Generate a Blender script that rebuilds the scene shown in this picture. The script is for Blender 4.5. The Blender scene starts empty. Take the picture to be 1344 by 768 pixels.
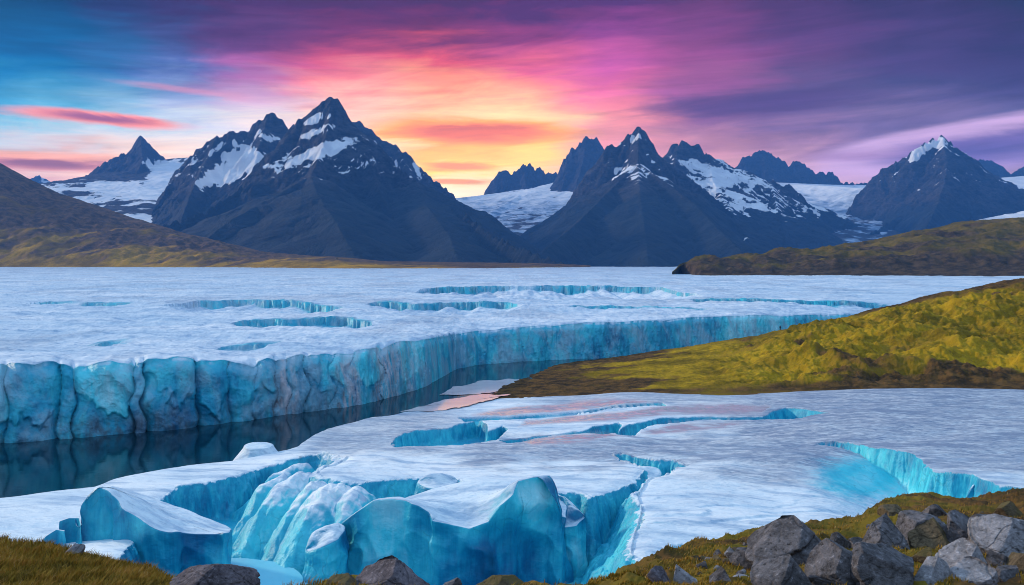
import bpy, math, random
import numpy as np
from mathutils import Vector

random.seed(7)
RNG = np.random.default_rng(11)
F, CX, HY, H = 1164.0, 672.0, 343.0, 30.0      # focal length in photo pixels, centre column, horizon row, eye height
scene = bpy.context.scene
COL = scene.collection

# ------------------------------------------------------------------ small helpers
def at(px, py, Y):                      # point seen at (px, py) that stands Y metres away
    return np.array([(px - CX) / F * Y, Y, H - (py - HY) / F * Y])
def onz(px, py, Z):                     # point seen at (px, py) that lies at height Z
    return at(px, py, (H - Z) * F / (py - HY))
def topix(x, y, z):
    return CX + F * x / y, HY + F * (H - z) / y
def sm(a, b, x):
    t = np.clip((x - a) / (b - a), 0, 1)
    return t * t * (3 - 2 * t)
def lin(c):
    return tuple(((v / 255) / 12.92 if v <= 10 else (((v / 255) + 0.055) / 1.055) ** 2.4) for v in c)

_perm = np.random.default_rng(3).permutation(256).astype(np.int32)
_perm = np.concatenate([_perm, _perm, _perm])
_ang = np.arange(256) * (2 * np.pi / 256)
_gx, _gy = np.cos(_ang), np.sin(_ang)
_g3 = np.random.default_rng(5).normal(size=(256, 3)); _g3 /= np.linalg.norm(_g3, axis=1)[:, None]
def perlin(x, y, seed=0):
    xi = np.floor(x).astype(np.int64); yi = np.floor(y).astype(np.int64)
    fx = x - xi; fy = y - yi
    xi = (xi + seed * 37) & 255; yi = (yi + seed * 91) & 255
    u = fx * fx * fx * (fx * (fx * 6 - 15) + 10); v = fy * fy * fy * (fy * (fy * 6 - 15) + 10)
    def g(a, b, dx, dy):
        h = _perm[_perm[a & 255] + (b & 255)]
        return _gx[h] * dx + _gy[h] * dy
    n00 = g(xi, yi, fx, fy); n10 = g(xi + 1, yi, fx - 1, fy)
    n01 = g(xi, yi + 1, fx, fy - 1); n11 = g(xi + 1, yi + 1, fx - 1, fy - 1)
    a = n00 + u * (n10 - n00); b = n01 + u * (n11 - n01)
    return (a + v * (b - a)) * 1.4
def perlin3(x, y, z, seed=0):
    xi = np.floor(x).astype(np.int64); yi = np.floor(y).astype(np.int64); zi = np.floor(z).astype(np.int64)
    fx = x - xi; fy = y - yi; fz = z - zi
    xi += seed * 37
    s = lambda f: f * f * f * (f * (f * 6 - 15) + 10)
    u, v, w = s(fx), s(fy), s(fz)
    def g(i, j, k):
        h = _perm[_perm[_perm[(xi + i) & 255] + ((yi + j) & 255)] + ((zi + k) & 255)]
        return _g3[h, 0] * (fx - i) + _g3[h, 1] * (fy - j) + _g3[h, 2] * (fz - k)
    L = lambda a, b, t: a + t * (b - a)
    return L(L(L(g(0,0,0), g(1,0,0), u), L(g(0,1,0), g(1,1,0), u), v),
             L(L(g(0,0,1), g(1,0,1), u), L(g(0,1,1), g(1,1,1), u), v), w) * 1.4
def fbm(x, y, oct=5, seed=0, gain=0.5, lac=2.03):
    r = 0; a = 1.0
    for i in range(oct):
        r = r + a * perlin(x, y, seed + i); x = x * lac + 11.3; y = y * lac + 4.7; a *= gain
    return r
def ridged(x, y, oct=5, seed=0, gain=0.5, lac=2.1):
    r = 0; a = 1.0
    for i in range(oct):
        r = r + a * (1 - 2 * np.abs(perlin(x, y, seed + i))); x = x * lac + 5.1; y = y * lac + 9.2; a *= gain
    return r
def fbm3(x, y, z, oct=4, seed=0, gain=0.5):
    r = 0; a = 1.0
    for i in range(oct):
        r = r + a * perlin3(x, y, z, seed + i); x = x * 2.03 + 3.1; y = y * 2.03 + 7.7; z = z * 2.03 + 1.9; a *= gain
    return r
def _rnd(h): return ((h * 2654435761) & 0xffffff) / float(0xffffff)
def worley3(x, y, z, seed=0):           # F1, F2 and the id of the nearest cell
    xi = np.floor(x).astype(np.int64); yi = np.floor(y).astype(np.int64); zi = np.floor(z).astype(np.int64)
    f1 = np.full(x.shape, 9.0); f2 = f1.copy(); cid = np.zeros(x.shape)
    for i in (-1, 0, 1):
        for j in (-1, 0, 1):
            for k in (-1, 0, 1):
                a, b, c = xi + i, yi + j, zi + k
                h = (a * 73856093 ^ b * 19349663 ^ c * 83492791 ^ (seed * 7919)) & 0xffffff
                dx = a + _rnd(h) - x; dy = b + _rnd(h + 101) - y; dz = c + _rnd(h + 307) - z
                d = np.sqrt(dx * dx + dy * dy + dz * dz)
                n = d < f1
                f2 = np.where(n, f1, np.minimum(f2, d)); cid = np.where(n, _rnd(h + 911), cid); f1 = np.where(n, d, f1)
    return f1, f2, cid

def seg_dist(x, y, a, b):
    ax, ay = a[0], a[1]; bx, by = b[0], b[1]
    vx, vy = bx - ax, by - ay
    t = np.clip(((x - ax) * vx + (y - ay) * vy) / (vx * vx + vy * vy + 1e-9), 0, 1)
    return np.hypot(x - ax - t * vx, y - ay - t * vy), t
def inside(x, y, P):
    r = np.zeros(x.shape, bool); n = len(P)
    for i in range(n):
        x1, y1 = P[i][0], P[i][1]; x2, y2 = P[(i + 1) % n][0], P[(i + 1) % n][1]
        if y1 == y2: continue
        c = ((y1 > y) != (y2 > y)) & (x < (x2 - x1) * (y - y1) / (y2 - y1) + x1)
        r ^= c
    return r
def sdf(x, y, P):                       # negative inside
    d = np.full(x.shape, 1e9); n = len(P)
    for i in range(n):
        d = np.minimum(d, seg_dist(x, y, P[i], P[(i + 1) % n])[0])
    return np.where(inside(x, y, P), -d, d)

def mesh_obj(name, V, Q, mat, parent=None, attrs=None, smooth=True, kind=None, label=None, cat=None, group=None):
    me = bpy.data.meshes.new(name)
    V = np.asarray(V, np.float32).reshape(-1, 3); Q = np.asarray(Q, np.int32)
    k = Q.shape[1]
    me.vertices.add(len(V)); me.vertices.foreach_set('co', V.ravel())
    me.loops.add(Q.size); me.loops.foreach_set('vertex_index', Q.ravel())
    me.polygons.add(len(Q)); me.polygons.foreach_set('loop_start', np.arange(0, Q.size, k, dtype=np.int32))
    me.update(calc_edges=True)
    me.polygons.foreach_set('use_smooth', np.full(len(Q), smooth)); 
    for an, av in (attrs or {}).items():
        a = me.attributes.new(an, 'FLOAT', 'POINT'); a.data.foreach_set('value', np.asarray(av, np.float32).ravel())
    me.materials.append(mat)
    o = bpy.data.objects.new(name, me); COL.objects.link(o); o.parent = parent
    tag(o, label, cat, group, kind)
    return o
def tag(o, label=None, cat=None, group=None, kind=None):
    for k, v in (('label', label), ('category', cat), ('group', group), ('kind', kind)):
        if v: o[k] = v
    return o
def grid_quads(ny, nx, wrap=False):
    i = np.arange(ny * nx).reshape(ny, nx)
    if wrap: i = np.concatenate([i, i[:, :1]], 1)
    return np.stack([i[:-1, :-1], i[:-1, 1:], i[1:, 1:], i[1:, :-1]], -1).reshape(-1, 4)
def grid_obj(name, X, Y, Z, mat, **kw):
    return mesh_obj(name, np.stack([X, Y, Z], -1), grid_quads(*X.shape), mat, **kw)
def spread(bands):                      # bands: [(start, end, count), ...]: sample positions that are dense where wanted
    return np.concatenate([np.linspace(a, b, n, endpoint=False) for a, b, n in bands] + [[bands[-1][1]]])

# ------------------------------------------------------------------ node helpers
class NT:
    def __init__(s, tree): s.t = tree
    def n(s, typ, ins=None, **props):
        nd = s.t.nodes.new(typ)
        for k, v in props.items(): setattr(nd, k, v)
        for k, v in (ins or {}).items():
            so = nd.inputs[k]
            if isinstance(v, bpy.types.NodeSocket): s.t.links.new(v, so)
            elif isinstance(v, bpy.types.Node): s.t.links.new(v.outputs[0], so)
            else: so.default_value = v
        return nd
    def m(s, op, a, b=None, c=None, clamp=False):
        ins = {0: a}
        if b is not None: ins[1] = b
        if c is not None: ins[2] = c
        return s.n('ShaderNodeMath', ins, operation=op, use_clamp=clamp).outputs[0]
    def step(s, x, a, b, lo=0.0, hi=1.0):
        return s.n('ShaderNodeMapRange', {0: x, 1: a, 2: b, 3: lo, 4: hi}, interpolation_type='SMOOTHSTEP').outputs[0]
    def mix(s, f, a, b, mode='MIX'):
        nd = s.t.nodes.new('ShaderNodeMix'); nd.data_type = 'RGBA'; nd.blend_type = mode; nd.clamp_factor = True
        for i, v in ((0, f), (6, a), (7, b)):
            if isinstance(v, bpy.types.NodeSocket): s.t.links.new(v, nd.inputs[i])
            elif i == 0: nd.inputs[0].default_value = v
            else: nd.inputs[i].default_value = (*v[:3], 1)
        return nd.outputs[2]
    def ramp(s, x, stops, interp='LINEAR'):
        nd = s.n('ShaderNodeValToRGB', {0: x}); r = nd.color_ramp; r.interpolation = interp
        while len(r.elements) < len(stops): r.elements.new(0.5)
        for e, (p, c) in zip(r.elements, stops): e.position = p; e.color = (*c[:3], 1)
        return nd.outputs[0]
    def pos(s, scale=(1, 1, 1), rot=0.0):
        g = s.n('ShaderNodeNewGeometry')
        v = g.outputs['Position']
        if rot: v = s.n('ShaderNodeVectorRotate', {'Vector': v, 'Angle': rot}, rotation_type='Z_AXIS').outputs[0]
        return s.n('ShaderNodeVectorMath', {0: v, 1: scale}, operation='MULTIPLY').outputs[0]
    def noise(s, v, scale, detail=4.0, rough=0.55, dist=0.0):
        return s.n('ShaderNodeTexNoise', {'Vector': v, 'Scale': scale, 'Detail': detail, 'Roughness': rough, 'Distortion': dist}).outputs[0]
    def attr(s, name):
        return s.n('ShaderNodeAttribute', attribute_name=name).outputs['Fac']
    def nz(s):
        g = s.n('ShaderNodeNewGeometry')
        return s.n('ShaderNodeSeparateXYZ', {0: g.outputs['Normal']}).outputs[2]
    def bump(s, h, strength, dist, normal=None):
        ins = {'Height': h, 'Strength': strength, 'Distance': dist}
        if normal is not None: ins['Normal'] = normal
        return s.n('ShaderNodeBump', ins).outputs[0]
def material(name):
    m = bpy.data.materials.new(name); m.use_nodes = True
    nt = NT(m.node_tree); bs = m.node_tree.nodes['Principled BSDF']
    return m, nt, bs
def put(nt, bs, **kw):
    for k, v in kw.items():
        so = bs.inputs[k.replace('_', ' ')]
        if isinstance(v, bpy.types.NodeSocket): nt.t.links.new(v, so)
        elif so.type == 'RGBA': so.default_value = (*v[:3], 1)
        else: so.default_value = v

# ------------------------------------------------------------------ materials
def ice_material(name, crust_a, crust_b, rot=0.25, far=1.0, sss=0.0, streak=1.0, shift=0.0, paler=0.0):
    m, nt, bs = material(name)
    nz = nt.nz()
    big = nt.noise(nt.pos((0.03, 0.09, 0.06), rot), 1.0 / far, 5)
    flow = nt.noise(nt.pos((0.10, 0.55, 0.3), rot), 1.0 / far, 6, 0.62)
    fine = nt.noise(nt.pos((0.7, 2.2, 1.2), rot), 1.0 / far, 6, 0.65, 0.4)
    pit = nt.noise(nt.pos((2.6, 5.0, 4.0), rot), 1.0 / far, 3, 0.6)
    crust = nt.mix(nt.step(big, 0.35, 0.68), crust_a, crust_b)
    crust = nt.mix(nt.m('MULTIPLY', nt.step(flow, 0.46, 0.66), 0.62), crust, (0.20, 0.36, 0.56))
    dirt = nt.m('MULTIPLY', nt.attr('dirt'), nt.step(nt.m('ADD', fine, nt.m('MULTIPLY', flow, 0.5)), 0.5, 0.9, 0.35, 1.0))
    crust = nt.mix(dirt, crust, (0.19, 0.24, 0.35))
    crust = nt.mix(nt.m('MULTIPLY', nt.step(fine, 0.5, 0.72), 0.35), crust, (0.15, 0.26, 0.42))
    # bare fractured ice: vertical streaks of clearer and bubblier ice
    vs = nt.noise(nt.pos((0.55, 0.55, 0.06)), 1.0 / far, 5, 0.6, 0.5)
    vf = nt.noise(nt.pos((2.4, 2.4, 0.16)), 1.0 / far, 4, 0.6)
    patch = nt.noise(nt.pos((0.13, 0.13, 0.16)), 1.0 / far, 4, 0.55, 0.3)
    sw = nt.step(nz, 0.30, 0.62, 1.0, 0.12)
    vs = nt.m('ADD', 0.5, nt.m('MULTIPLY', nt.m('SUBTRACT', vs, 0.5), sw)); vf = nt.m('ADD', 0.5, nt.m('MULTIPLY', nt.m('SUBTRACT', vf, 0.5), sw))
    k = nt.m('ADD', nt.m('MULTIPLY', vs, 0.55 * streak), nt.m('ADD', nt.m('MULTIPLY', vf, 0.2 * streak), nt.m('MULTIPLY', patch, 0.45 + 0.45 * (1 - streak))))
    k = nt.m('ADD', k, 0.15 * (1 - streak) + shift)
    k = nt.m('ADD', k, nt.m('MULTIPLY', nt.attr('bright'), 0.22))
    blue = nt.ramp(k, [(0.36, (0.003, 0.055, 0.13)), (0.50, (0.005, 0.155, 0.32)), (0.62, (0.010, 0.34, 0.52)), (0.76, (0.06, 0.62, 0.74)), (0.92, (0.42, 0.80, 0.88))])
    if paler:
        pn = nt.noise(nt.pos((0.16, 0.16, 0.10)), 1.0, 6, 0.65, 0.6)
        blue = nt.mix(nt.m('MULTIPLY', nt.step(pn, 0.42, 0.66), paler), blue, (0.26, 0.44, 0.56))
    deb = nt.m('MULTIPLY', nt.attr('debris'), nt.step(nt.m('ADD', nt.m('MULTIPLY', fine, 0.5), nt.m('MULTIPLY', vf, 0.5)), 0.36, 0.62))
    blue = nt.mix(deb, blue, (0.06, 0.065, 0.085))
    blue = nt.mix(nt.m('MULTIPLY', nt.attr('pale'), nt.step(vf, 0.36, 0.62)), blue, (0.52, 0.50, 0.55))
    w = nt.m('ADD', nz, nt.m('MULTIPLY', nt.m('SUBTRACT', nt.m('ADD', nt.m('MULTIPLY', flow, 0.5), nt.m('MULTIPLY', fine, 0.5)), 0.5), 0.55))
    w = nt.m('SUBTRACT', w, nt.m('MULTIPLY', nt.attr('bare'), 0.9))
    f = nt.step(w, 0.52, 0.86)
    col = nt.mix(f, blue, crust)
    h = nt.m('ADD', nt.m('MULTIPLY', fine, 0.6), nt.m('MULTIPLY', pit, 0.45))
    wv = nt.n('ShaderNodeTexVoronoi', {'Vector': nt.n('ShaderNodeVectorMath', {0: nt.pos((0.35, 0.35, 0.22), 0.5), 1: nt.n('ShaderNodeVectorMath', {0: nt.n('ShaderNodeTexNoise', {'Vector': nt.pos((0.3, 0.3, 0.3)), 'Scale': 1.0, 'Detail': 4.0}).outputs['Color'], 1: (1.1, 1.1, 1.1)}, operation='MULTIPLY').outputs[0]}, operation='ADD').outputs[0], 'Scale': 1.0 / far}, feature='DISTANCE_TO_EDGE').outputs['Distance']
    crk = nt.m('MULTIPLY', nt.m('SUBTRACT', 1.0, nt.step(wv, 0.0, 0.03)), nt.m('MULTIPLY', nt.step(patch, 0.52, 0.62), 0.0 if far > 1 else 0.5))
    col = nt.mix(nt.m('MULTIPLY', nt.m('MULTIPLY', crk, nt.m('SUBTRACT', 1.0, f)), 0.45), col, (0.003, 0.05, 0.10))
    h = nt.m('SUBTRACT', h, nt.m('MULTIPLY', crk, nt.m('MULTIPLY', nt.m('SUBTRACT', 1.0, f), 0.25)))
    b1 = nt.bump(h, 0.55, 0.35 * far)
    wet = nt.attr('wet')
    col = nt.mix(nt.m('MULTIPLY', wet, 0.85), col, (0.46, 0.42, 0.46))
    rg = nt.m('MULTIPLY', nt.m('ADD', 0.42, nt.m('MULTIPLY', f, 0.2)), nt.m('SUBTRACT', 1.0, nt.m('MULTIPLY', wet, 0.78)))
    b1.node.inputs['Strength'].default_value = 0.55
    nt.t.links.new(nt.m('SUBTRACT', nt.m('ADD', 0.6 - 0.45 * (1 - streak) * 1.0, nt.m('MULTIPLY', f, 0.45 * (1 - streak))), nt.m('MULTIPLY', wet, 0.55)), b1.node.inputs['Strength'])
    put(nt, bs, IOR=nt.m('ADD', 1.4, nt.m('MULTIPLY', wet, 0.75)), Base_Color=col, Roughness=rg, Normal=b1, Specular_IOR_Level=nt.m('ADD', 0.45, nt.m('MULTIPLY', wet, 0.9)))
    if sss:
        put(nt, bs, Subsurface_Weight=sss, Subsurface_Radius=(0.25, 0.8, 1.0), Subsurface_Scale=1.2)
    return m
ICE = ice_material('glacier_ice', (0.66, 0.77, 0.86), (0.85, 0.895, 0.925), shift=0.025)
ICE_BLOCK = ice_material('clear_blue_ice', (0.66, 0.78, 0.87), (0.82, 0.88, 0.92), streak=0.6, shift=-0.045)
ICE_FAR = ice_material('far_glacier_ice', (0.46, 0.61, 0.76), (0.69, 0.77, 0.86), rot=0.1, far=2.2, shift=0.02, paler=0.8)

def rock_material(name, dark, light, moss=None, scale=1.0, bumpd=0.05):
    m, nt, bs = material(name)
    tc = nt.n('ShaderNodeTexCoord').outputs['Object']
    oi = nt.n('ShaderNodeObjectInfo').outputs['Random']
    v = nt.n('ShaderNodeVectorMath', {0: tc, 1: nt.n('ShaderNodeCombineXYZ', {0: nt.m('MULTIPLY', oi, 37.0), 1: nt.m('MULTIPLY', oi, 11.0), 2: oi}).outputs[0]}, operation='ADD').outputs[0]
    a = nt.noise(v, 4 * scale, 8, 0.7, 0.3); b = nt.noise(v, 28 * scale, 5, 0.7); c = nt.noise(v, 2.2 * scale, 4)
    col = nt.mix(nt.step(nt.m('ADD', nt.m('MULTIPLY', a, 0.6), nt.m('MULTIPLY', b, 0.4)), 0.36, 0.66), dark, light)
    col = nt.mix(nt.step(b, 0.60, 0.74), col, tuple(x * 1.7 for x in light))
    col = nt.mix(nt.step(b, 0.44, 0.30), col, tuple(x * 0.45 for x in dark))
    crack = nt.n('ShaderNodeTexVoronoi', {'Vector': nt.n('ShaderNodeVectorMath', {0: v, 1: nt.n('ShaderNodeVectorMath', {0: nt.n('ShaderNodeTexNoise', {'Vector': v, 'Scale': 3.0}).outputs['Color'], 1: (0.35, 0.35, 0.35)}, operation='MULTIPLY').outputs[0]}, operation='ADD').outputs[0], 'Scale': 2.0 * scale}, feature='DISTANCE_TO_EDGE').outputs['Distance']
    cr = nt.step(crack, 0.0, 0.03)
    col = nt.mix(nt.m('MULTIPLY', nt.m('SUBTRACT', 1.0, cr), 0.45), col, tuple(x * 0.4 for x in dark))
    if moss:
        mk = nt.step(nt.m('ADD', nt.m('MULTIPLY', nt.nz(), 0.35), c), 0.74, 0.88)
        col = nt.mix(nt.m('MULTIPLY', mk, 0.8), col, moss)
    h = nt.m('ADD', nt.m('MULTIPLY', a, 1.0), nt.m('ADD', nt.m('MULTIPLY', b, 0.35), nt.m('MULTIPLY', cr, 0.12)))
    put(nt, bs, Base_Color=col, Roughness=0.85, Normal=nt.bump(h, 0.9, bumpd), Specular_IOR_Level=0.3)
    return m
ROCK = rock_material('grey_granite', (0.045, 0.042, 0.047), (0.195, 0.182, 0.20))
ROCK_PALE = rock_material('pale_granite', (0.12, 0.115, 0.125), (0.38, 0.36, 0.385))
ROCK_BROWN = rock_material('brown_lichen_rock', (0.07, 0.05, 0.03), (0.17, 0.125, 0.075), moss=(0.11, 0.08, 0.02))
ROCK_LICHEN = rock_material('speckled_rock', (0.06, 0.05, 0.062), (0.21, 0.18, 0.205), scale=1.6)

def mountain_material(name, rock_a, rock_b, low_a, low_b, zlow, zhigh):
    m, nt, bs = material(name)
    p = nt.pos(); z = nt.n('ShaderNodeSeparateXYZ', {0: p}).outputs[2]
    n1 = nt.noise(nt.pos((0.004, 0.004, 0.007)), 1, 7, 0.65, 0.6); n2 = nt.noise(nt.pos((0.02, 0.02, 0.03)), 1, 6, 0.7)
    n3 = nt.noise(nt.pos((0.010, 0.010, 0.002)), 1, 6, 0.65, 0.8)
    n5 = nt.noise(nt.pos((0.06, 0.06, 0.10)), 1, 5, 0.7)
    rock = nt.mix(nt.step(nt.m('ADD', nt.m('MULTIPLY', n1, 0.3), nt.m('ADD', nt.m('MULTIPLY', n2, 0.4), nt.m('MULTIPLY', n5, 0.3))), 0.40, 0.62), rock_a, rock_b)
    low = nt.mix(nt.step(n3, 0.36, 0.66), low_a, low_b)
    hz = nt.m('ADD', z, nt.m('MULTIPLY', nt.m('SUBTRACT', n1, 0.5), (zhigh - zlow) * 1.1))
    col = nt.mix(nt.step(hz, zlow, zhigh), low, rock)
    sn = nt.m('ADD', nt.attr('snow'), nt.m('MULTIPLY', nt.m('SUBTRACT', n2, 0.5), 0.5))
    sf = nt.step(sn, 0.42, 0.56)
    snow = nt.mix(nt.step(n1, 0.4, 0.65), (0.72, 0.74, 0.80), (0.86, 0.86, 0.90))
    icy = nt.mix(nt.step(n3, 0.40, 0.60), (0.12, 0.19, 0.30), (0.42, 0.50, 0.64))
    snow = nt.mix(nt.m('MULTIPLY', nt.attr('icy'), 1.0), snow, icy)
    col = nt.mix(sf, col, snow)
    hr = nt.step(hz, zlow, zhigh, 0.3, 1.0)
    h = nt.m('ADD', n1, nt.m('MULTIPLY', nt.m('MULTIPLY', n2, 0.35), hr))
    h = nt.m('ADD', h, nt.m('MULTIPLY', nt.m('MULTIPLY', n5, 0.14), hr))
    bstr = nt.m('SUBTRACT', 0.8, nt.m('MULTIPLY', sf, 0.65))
    put(nt, bs, Base_Color=col, Roughness=0.85, Specular_IOR_Level=0.15, Normal=nt.bump(h, bstr, 110.0))
    return m
MTN = mountain_material('mountain_rock', (0.008, 0.009, 0.014), (0.075, 0.070, 0.080), (0.006, 0.016, 0.029), (0.016, 0.028, 0.041), 330, 520)  # low slopes painted bluer, standing in for thicker haze near the ground
MTN_FAR = mountain_material('far_mountain_rock', (0.016, 0.016, 0.022), (0.065, 0.06, 0.07), (0.03, 0.03, 0.04), (0.06, 0.06, 0.07), 200, 400)

def hill_material(name, grass_a, grass_b, brown_a, brown_b, s=1.0, bumpd=1.0):
    m, nt, bs = material(name)
    a = nt.noise(nt.pos((0.03 * s, 0.05 * s, 0.05 * s), 0.3), 1, 7, 0.62, 0.5)
    b = nt.noise(nt.pos((0.25 * s, 0.35 * s, 0.3 * s)), 1, 6, 0.68)
    c = nt.noise(nt.pos((1.3 * s, 1.9 * s, 1.5 * s)), 1, 5, 0.7)
    g = nt.mix(nt.step(nt.m('ADD', nt.m('MULTIPLY', a, 0.6), nt.m('MULTIPLY', b, 0.4)), 0.38, 0.64), grass_a, grass_b)
    br = nt.mix(nt.step(b, 0.4, 0.62), brown_a, brown_b)
    k = nt.m('ADD', nt.attr('brown'), nt.m('MULTIPLY', nt.m('SUBTRACT', nt.m('ADD', nt.m('MULTIPLY', a, 0.5), nt.m('MULTIPLY', b, 0.5)), 0.5), 1.5))
    col = nt.mix(nt.step(k, 0.3, 0.7), g, br)
    col = nt.mix(nt.m('MULTIPLY', nt.step(c, 0.5, 0.7), 0.32), col, tuple(x * 0.35 for x in brown_a))
    h = nt.m('ADD', nt.m('MULTIPLY', b, 0.7), nt.m('MULTIPLY', c, 0.3))
    put(nt, bs, Base_Color=col, Roughness=0.95, Specular_IOR_Level=0.1, Normal=nt.bump(h, 0.9, bumpd))
    return m
GRASS_HILL = hill_material('mossy_hillside', (0.13, 0.088, 0.006), (0.47, 0.295, 0.013), (0.040, 0.026, 0.013), (0.14, 0.075, 0.024), 1.0, 0.9)
FAR_GRASS = hill_material('far_hillside', (0.18, 0.10, 0.008), (0.54, 0.285, 0.010), (0.066, 0.040, 0.020), (0.17, 0.092, 0.044), 0.14, 6.0)
FAR_GRASS_DARK = hill_material('far_dark_hillside', (0.09, 0.064, 0.014), (0.19, 0.125, 0.024), (0.044, 0.032, 0.022), (0.105, 0.068, 0.038), 0.25, 4.0)
MOSS = hill_material('moss_ground', (0.10, 0.078, 0.012), (0.22, 0.15, 0.018), (0.05, 0.032, 0.015), (0.15, 0.075, 0.022), 9.0, 0.05)

m, nt, bs = material('channel_water')
rp = nt.noise(nt.pos((0.5, 0.9, 1)), 1, 4, 0.5)
put(nt, bs, Base_Color=(0.002, 0.020, 0.034), Roughness=0.06, IOR=1.33, Normal=nt.bump(rp, 0.10, 0.12))
WATER = m
m, nt, bs = material('meltwater')
rp = nt.noise(nt.pos((0.5, 0.9, 1)), 1, 3, 0.5); tn = nt.noise(nt.pos((0.12, 0.2, 1)), 1, 4)
put(nt, bs, Base_Color=nt.mix(tn, (0.26, 0.23, 0.27), (0.36, 0.31, 0.34)), Roughness=0.05, IOR=2.0, Specular_IOR_Level=1.0, Normal=nt.bump(rp, 0.05, 0.1))
MELT = m
m, nt, bs = material('milky_pool')
tn = nt.noise(nt.pos((0.15, 0.3, 1)), 1, 4)
put(nt, bs, Base_Color=nt.mix(tn, (0.12, 0.55, 0.72), (0.28, 0.68, 0.82)), Roughness=0.25, IOR=1.33, Normal=nt.bump(tn, 0.1, 0.3))
MILK = m
NISH, SUN_E, HAZE = 0.05, 3.3, 7.0e-5
m, nt, bs = material('pool_painted_sky_pink')
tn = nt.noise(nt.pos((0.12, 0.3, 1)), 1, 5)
put(nt, bs, Base_Color=nt.mix(tn, (0.58, 0.45, 0.47), (0.78, 0.64, 0.65)), Roughness=0.08, IOR=1.42)  # pink sunset reflection painted into the colour of the pools
POOL_SHEEN = m
# ------------------------------------------------------------------ mountains
def mountain(name, ridges, label, mat=None, n=(420, 300), jag=15.0, gully=0.16, glen=230.0, rough=0.13, snow=(), allsnow=0.0,
             streak=None, pad=1.0, seed=0, cat='mountain', zfloor=0.0):
    segs = []
    for rd in ridges:
        pts = np.array([at(*p) for p in rd['p']])
        segs.append((pts, rd.get('s', (1.1, 0.55, 250.0)), rd.get('jag', jag), rd.get('g', 1.0)))
    allp = np.concatenate([s[0] for s in segs])
    zr = allp[:, 2].max()
    ext = pad * zr / 0.75
    y0, y1 = allp[:, 1].min() - ext * 0.8, allp[:, 1].max() + ext * 0.5
    x0, x1 = allp[:, 0].min() - ext * 0.6, allp[:, 0].max() + ext * 0.6
    X, Y = np.meshgrid(np.linspace(x0, x1, n[0]), np.linspace(max(y0, 2600), y1, n[1]))
    w = 45.0 * (zr / 900)
    wx = fbm(X / 320, Y / 320, 3, seed + 20) * w; wy = fbm(X / 320, Y / 320, 3, seed + 30) * w
    best = np.full(X.shape, -1e9); dist = np.full(X.shape, 1e9); along = np.zeros(X.shape); gm = np.ones(X.shape)
    off = 0.0
    for pts, (sn, sf, L), jg, g in segs:
        for a, b in zip(pts[:-1], pts[1:]):
            ln = math.hypot(b[0] - a[0], b[1] - a[1]) + 1e-6
            d0, t = seg_dist(X, Y, a, b)
            d, t = seg_dist(X + wx * sm(0, 150, d0), Y + wy * sm(0, 150, d0), a, b)
            sa = off + t * ln
            z = a[2] + t * (b[2] - a[2]) + jg * (1.2 * perlin(sa / 55.0, sa * 0 + seed, 3) + 1.0 * perlin(sa / 24.0, sa * 0 + seed + .5, 4) + 0.25 * perlin(sa / 11.0, sa * 0 + seed + .7, 5))
            z = z - sf * d - (sn - sf) * L * (1 - np.exp(-d / L))
            k = z > best
            best = np.where(k, z, best); dist = np.where(k, d, dist); along = np.where(k, sa, along); gm = np.where(k, g, gm)
            off += ln
    hrel = np.clip(best / zr, 0, 1)
    ga = along + fbm(X / 200, Y / 200, 3, seed + 50) * 60
    gul = ridged(ga / glen, dist / (glen * 5), 4, seed + 60, 0.55)
    amp = gully * 240 * sm(0, 260, dist) * sm(-0.02, 0.25, hrel) * gm
    Z = best + (gul - 1.5) * amp * 0.5
    Z += rough * 240 * (ridged(X / 160 + wx / 90, Y / 160, 6, seed + 70, 0.55) - 1.45) * sm(0, 60, dist) * (0.10 + 0.9 * sm(0.15, 0.5, hrel)) * gm
    Z = np.maximum(Z, -40)
    px, py = topix(X, Y, Z)
    ns = fbm(X / 130, Y / 130, 5, seed + 80); ns2 = fbm(along / 45, dist / 260, 5, seed + 85)
    S = np.full(X.shape, -1.0)
    for poly in snow:
        S = np.maximum(S, 0.5 - (sdf(px, py, poly) + ns * 6 + ns2 * 6) / 10.0)
    if streak:
        zlo, zhi, amt = streak
        gy, gx = np.gradient(Z, Y[:, 0], X[0]); sl = np.hypot(gx, gy)
        st = 0.5 + amt + 0.55 * ns2 + 0.25 * ns - 0.45 * np.abs(gul - 0.6) - 0.35 * (sl - 0.9)
        st = st * sm(zlo, zlo + 150, Z + ns * 60) * (1 - sm(zhi, zhi + 150, Z))
        S = np.maximum(S, st)
    icy = np.zeros(X.shape)
    if allsnow:
        S = np.maximum(S, allsnow + 0.25 * ns)
        icy = 1 - sm(0.5, 0.85, hrel + ns * 0.10); S = S - 0.30 * (1 - sm(0.25, 0.6, hrel + ns * 0.1))
    o = grid_obj(name, X, Y, Z, mat or MTN, attrs={'snow': np.clip(S, -1, 1.2), 'icy': icy}, kind='structure', label=label, cat=cat)
    return o
SF = (0.34, 0.24, 400.0)
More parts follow.
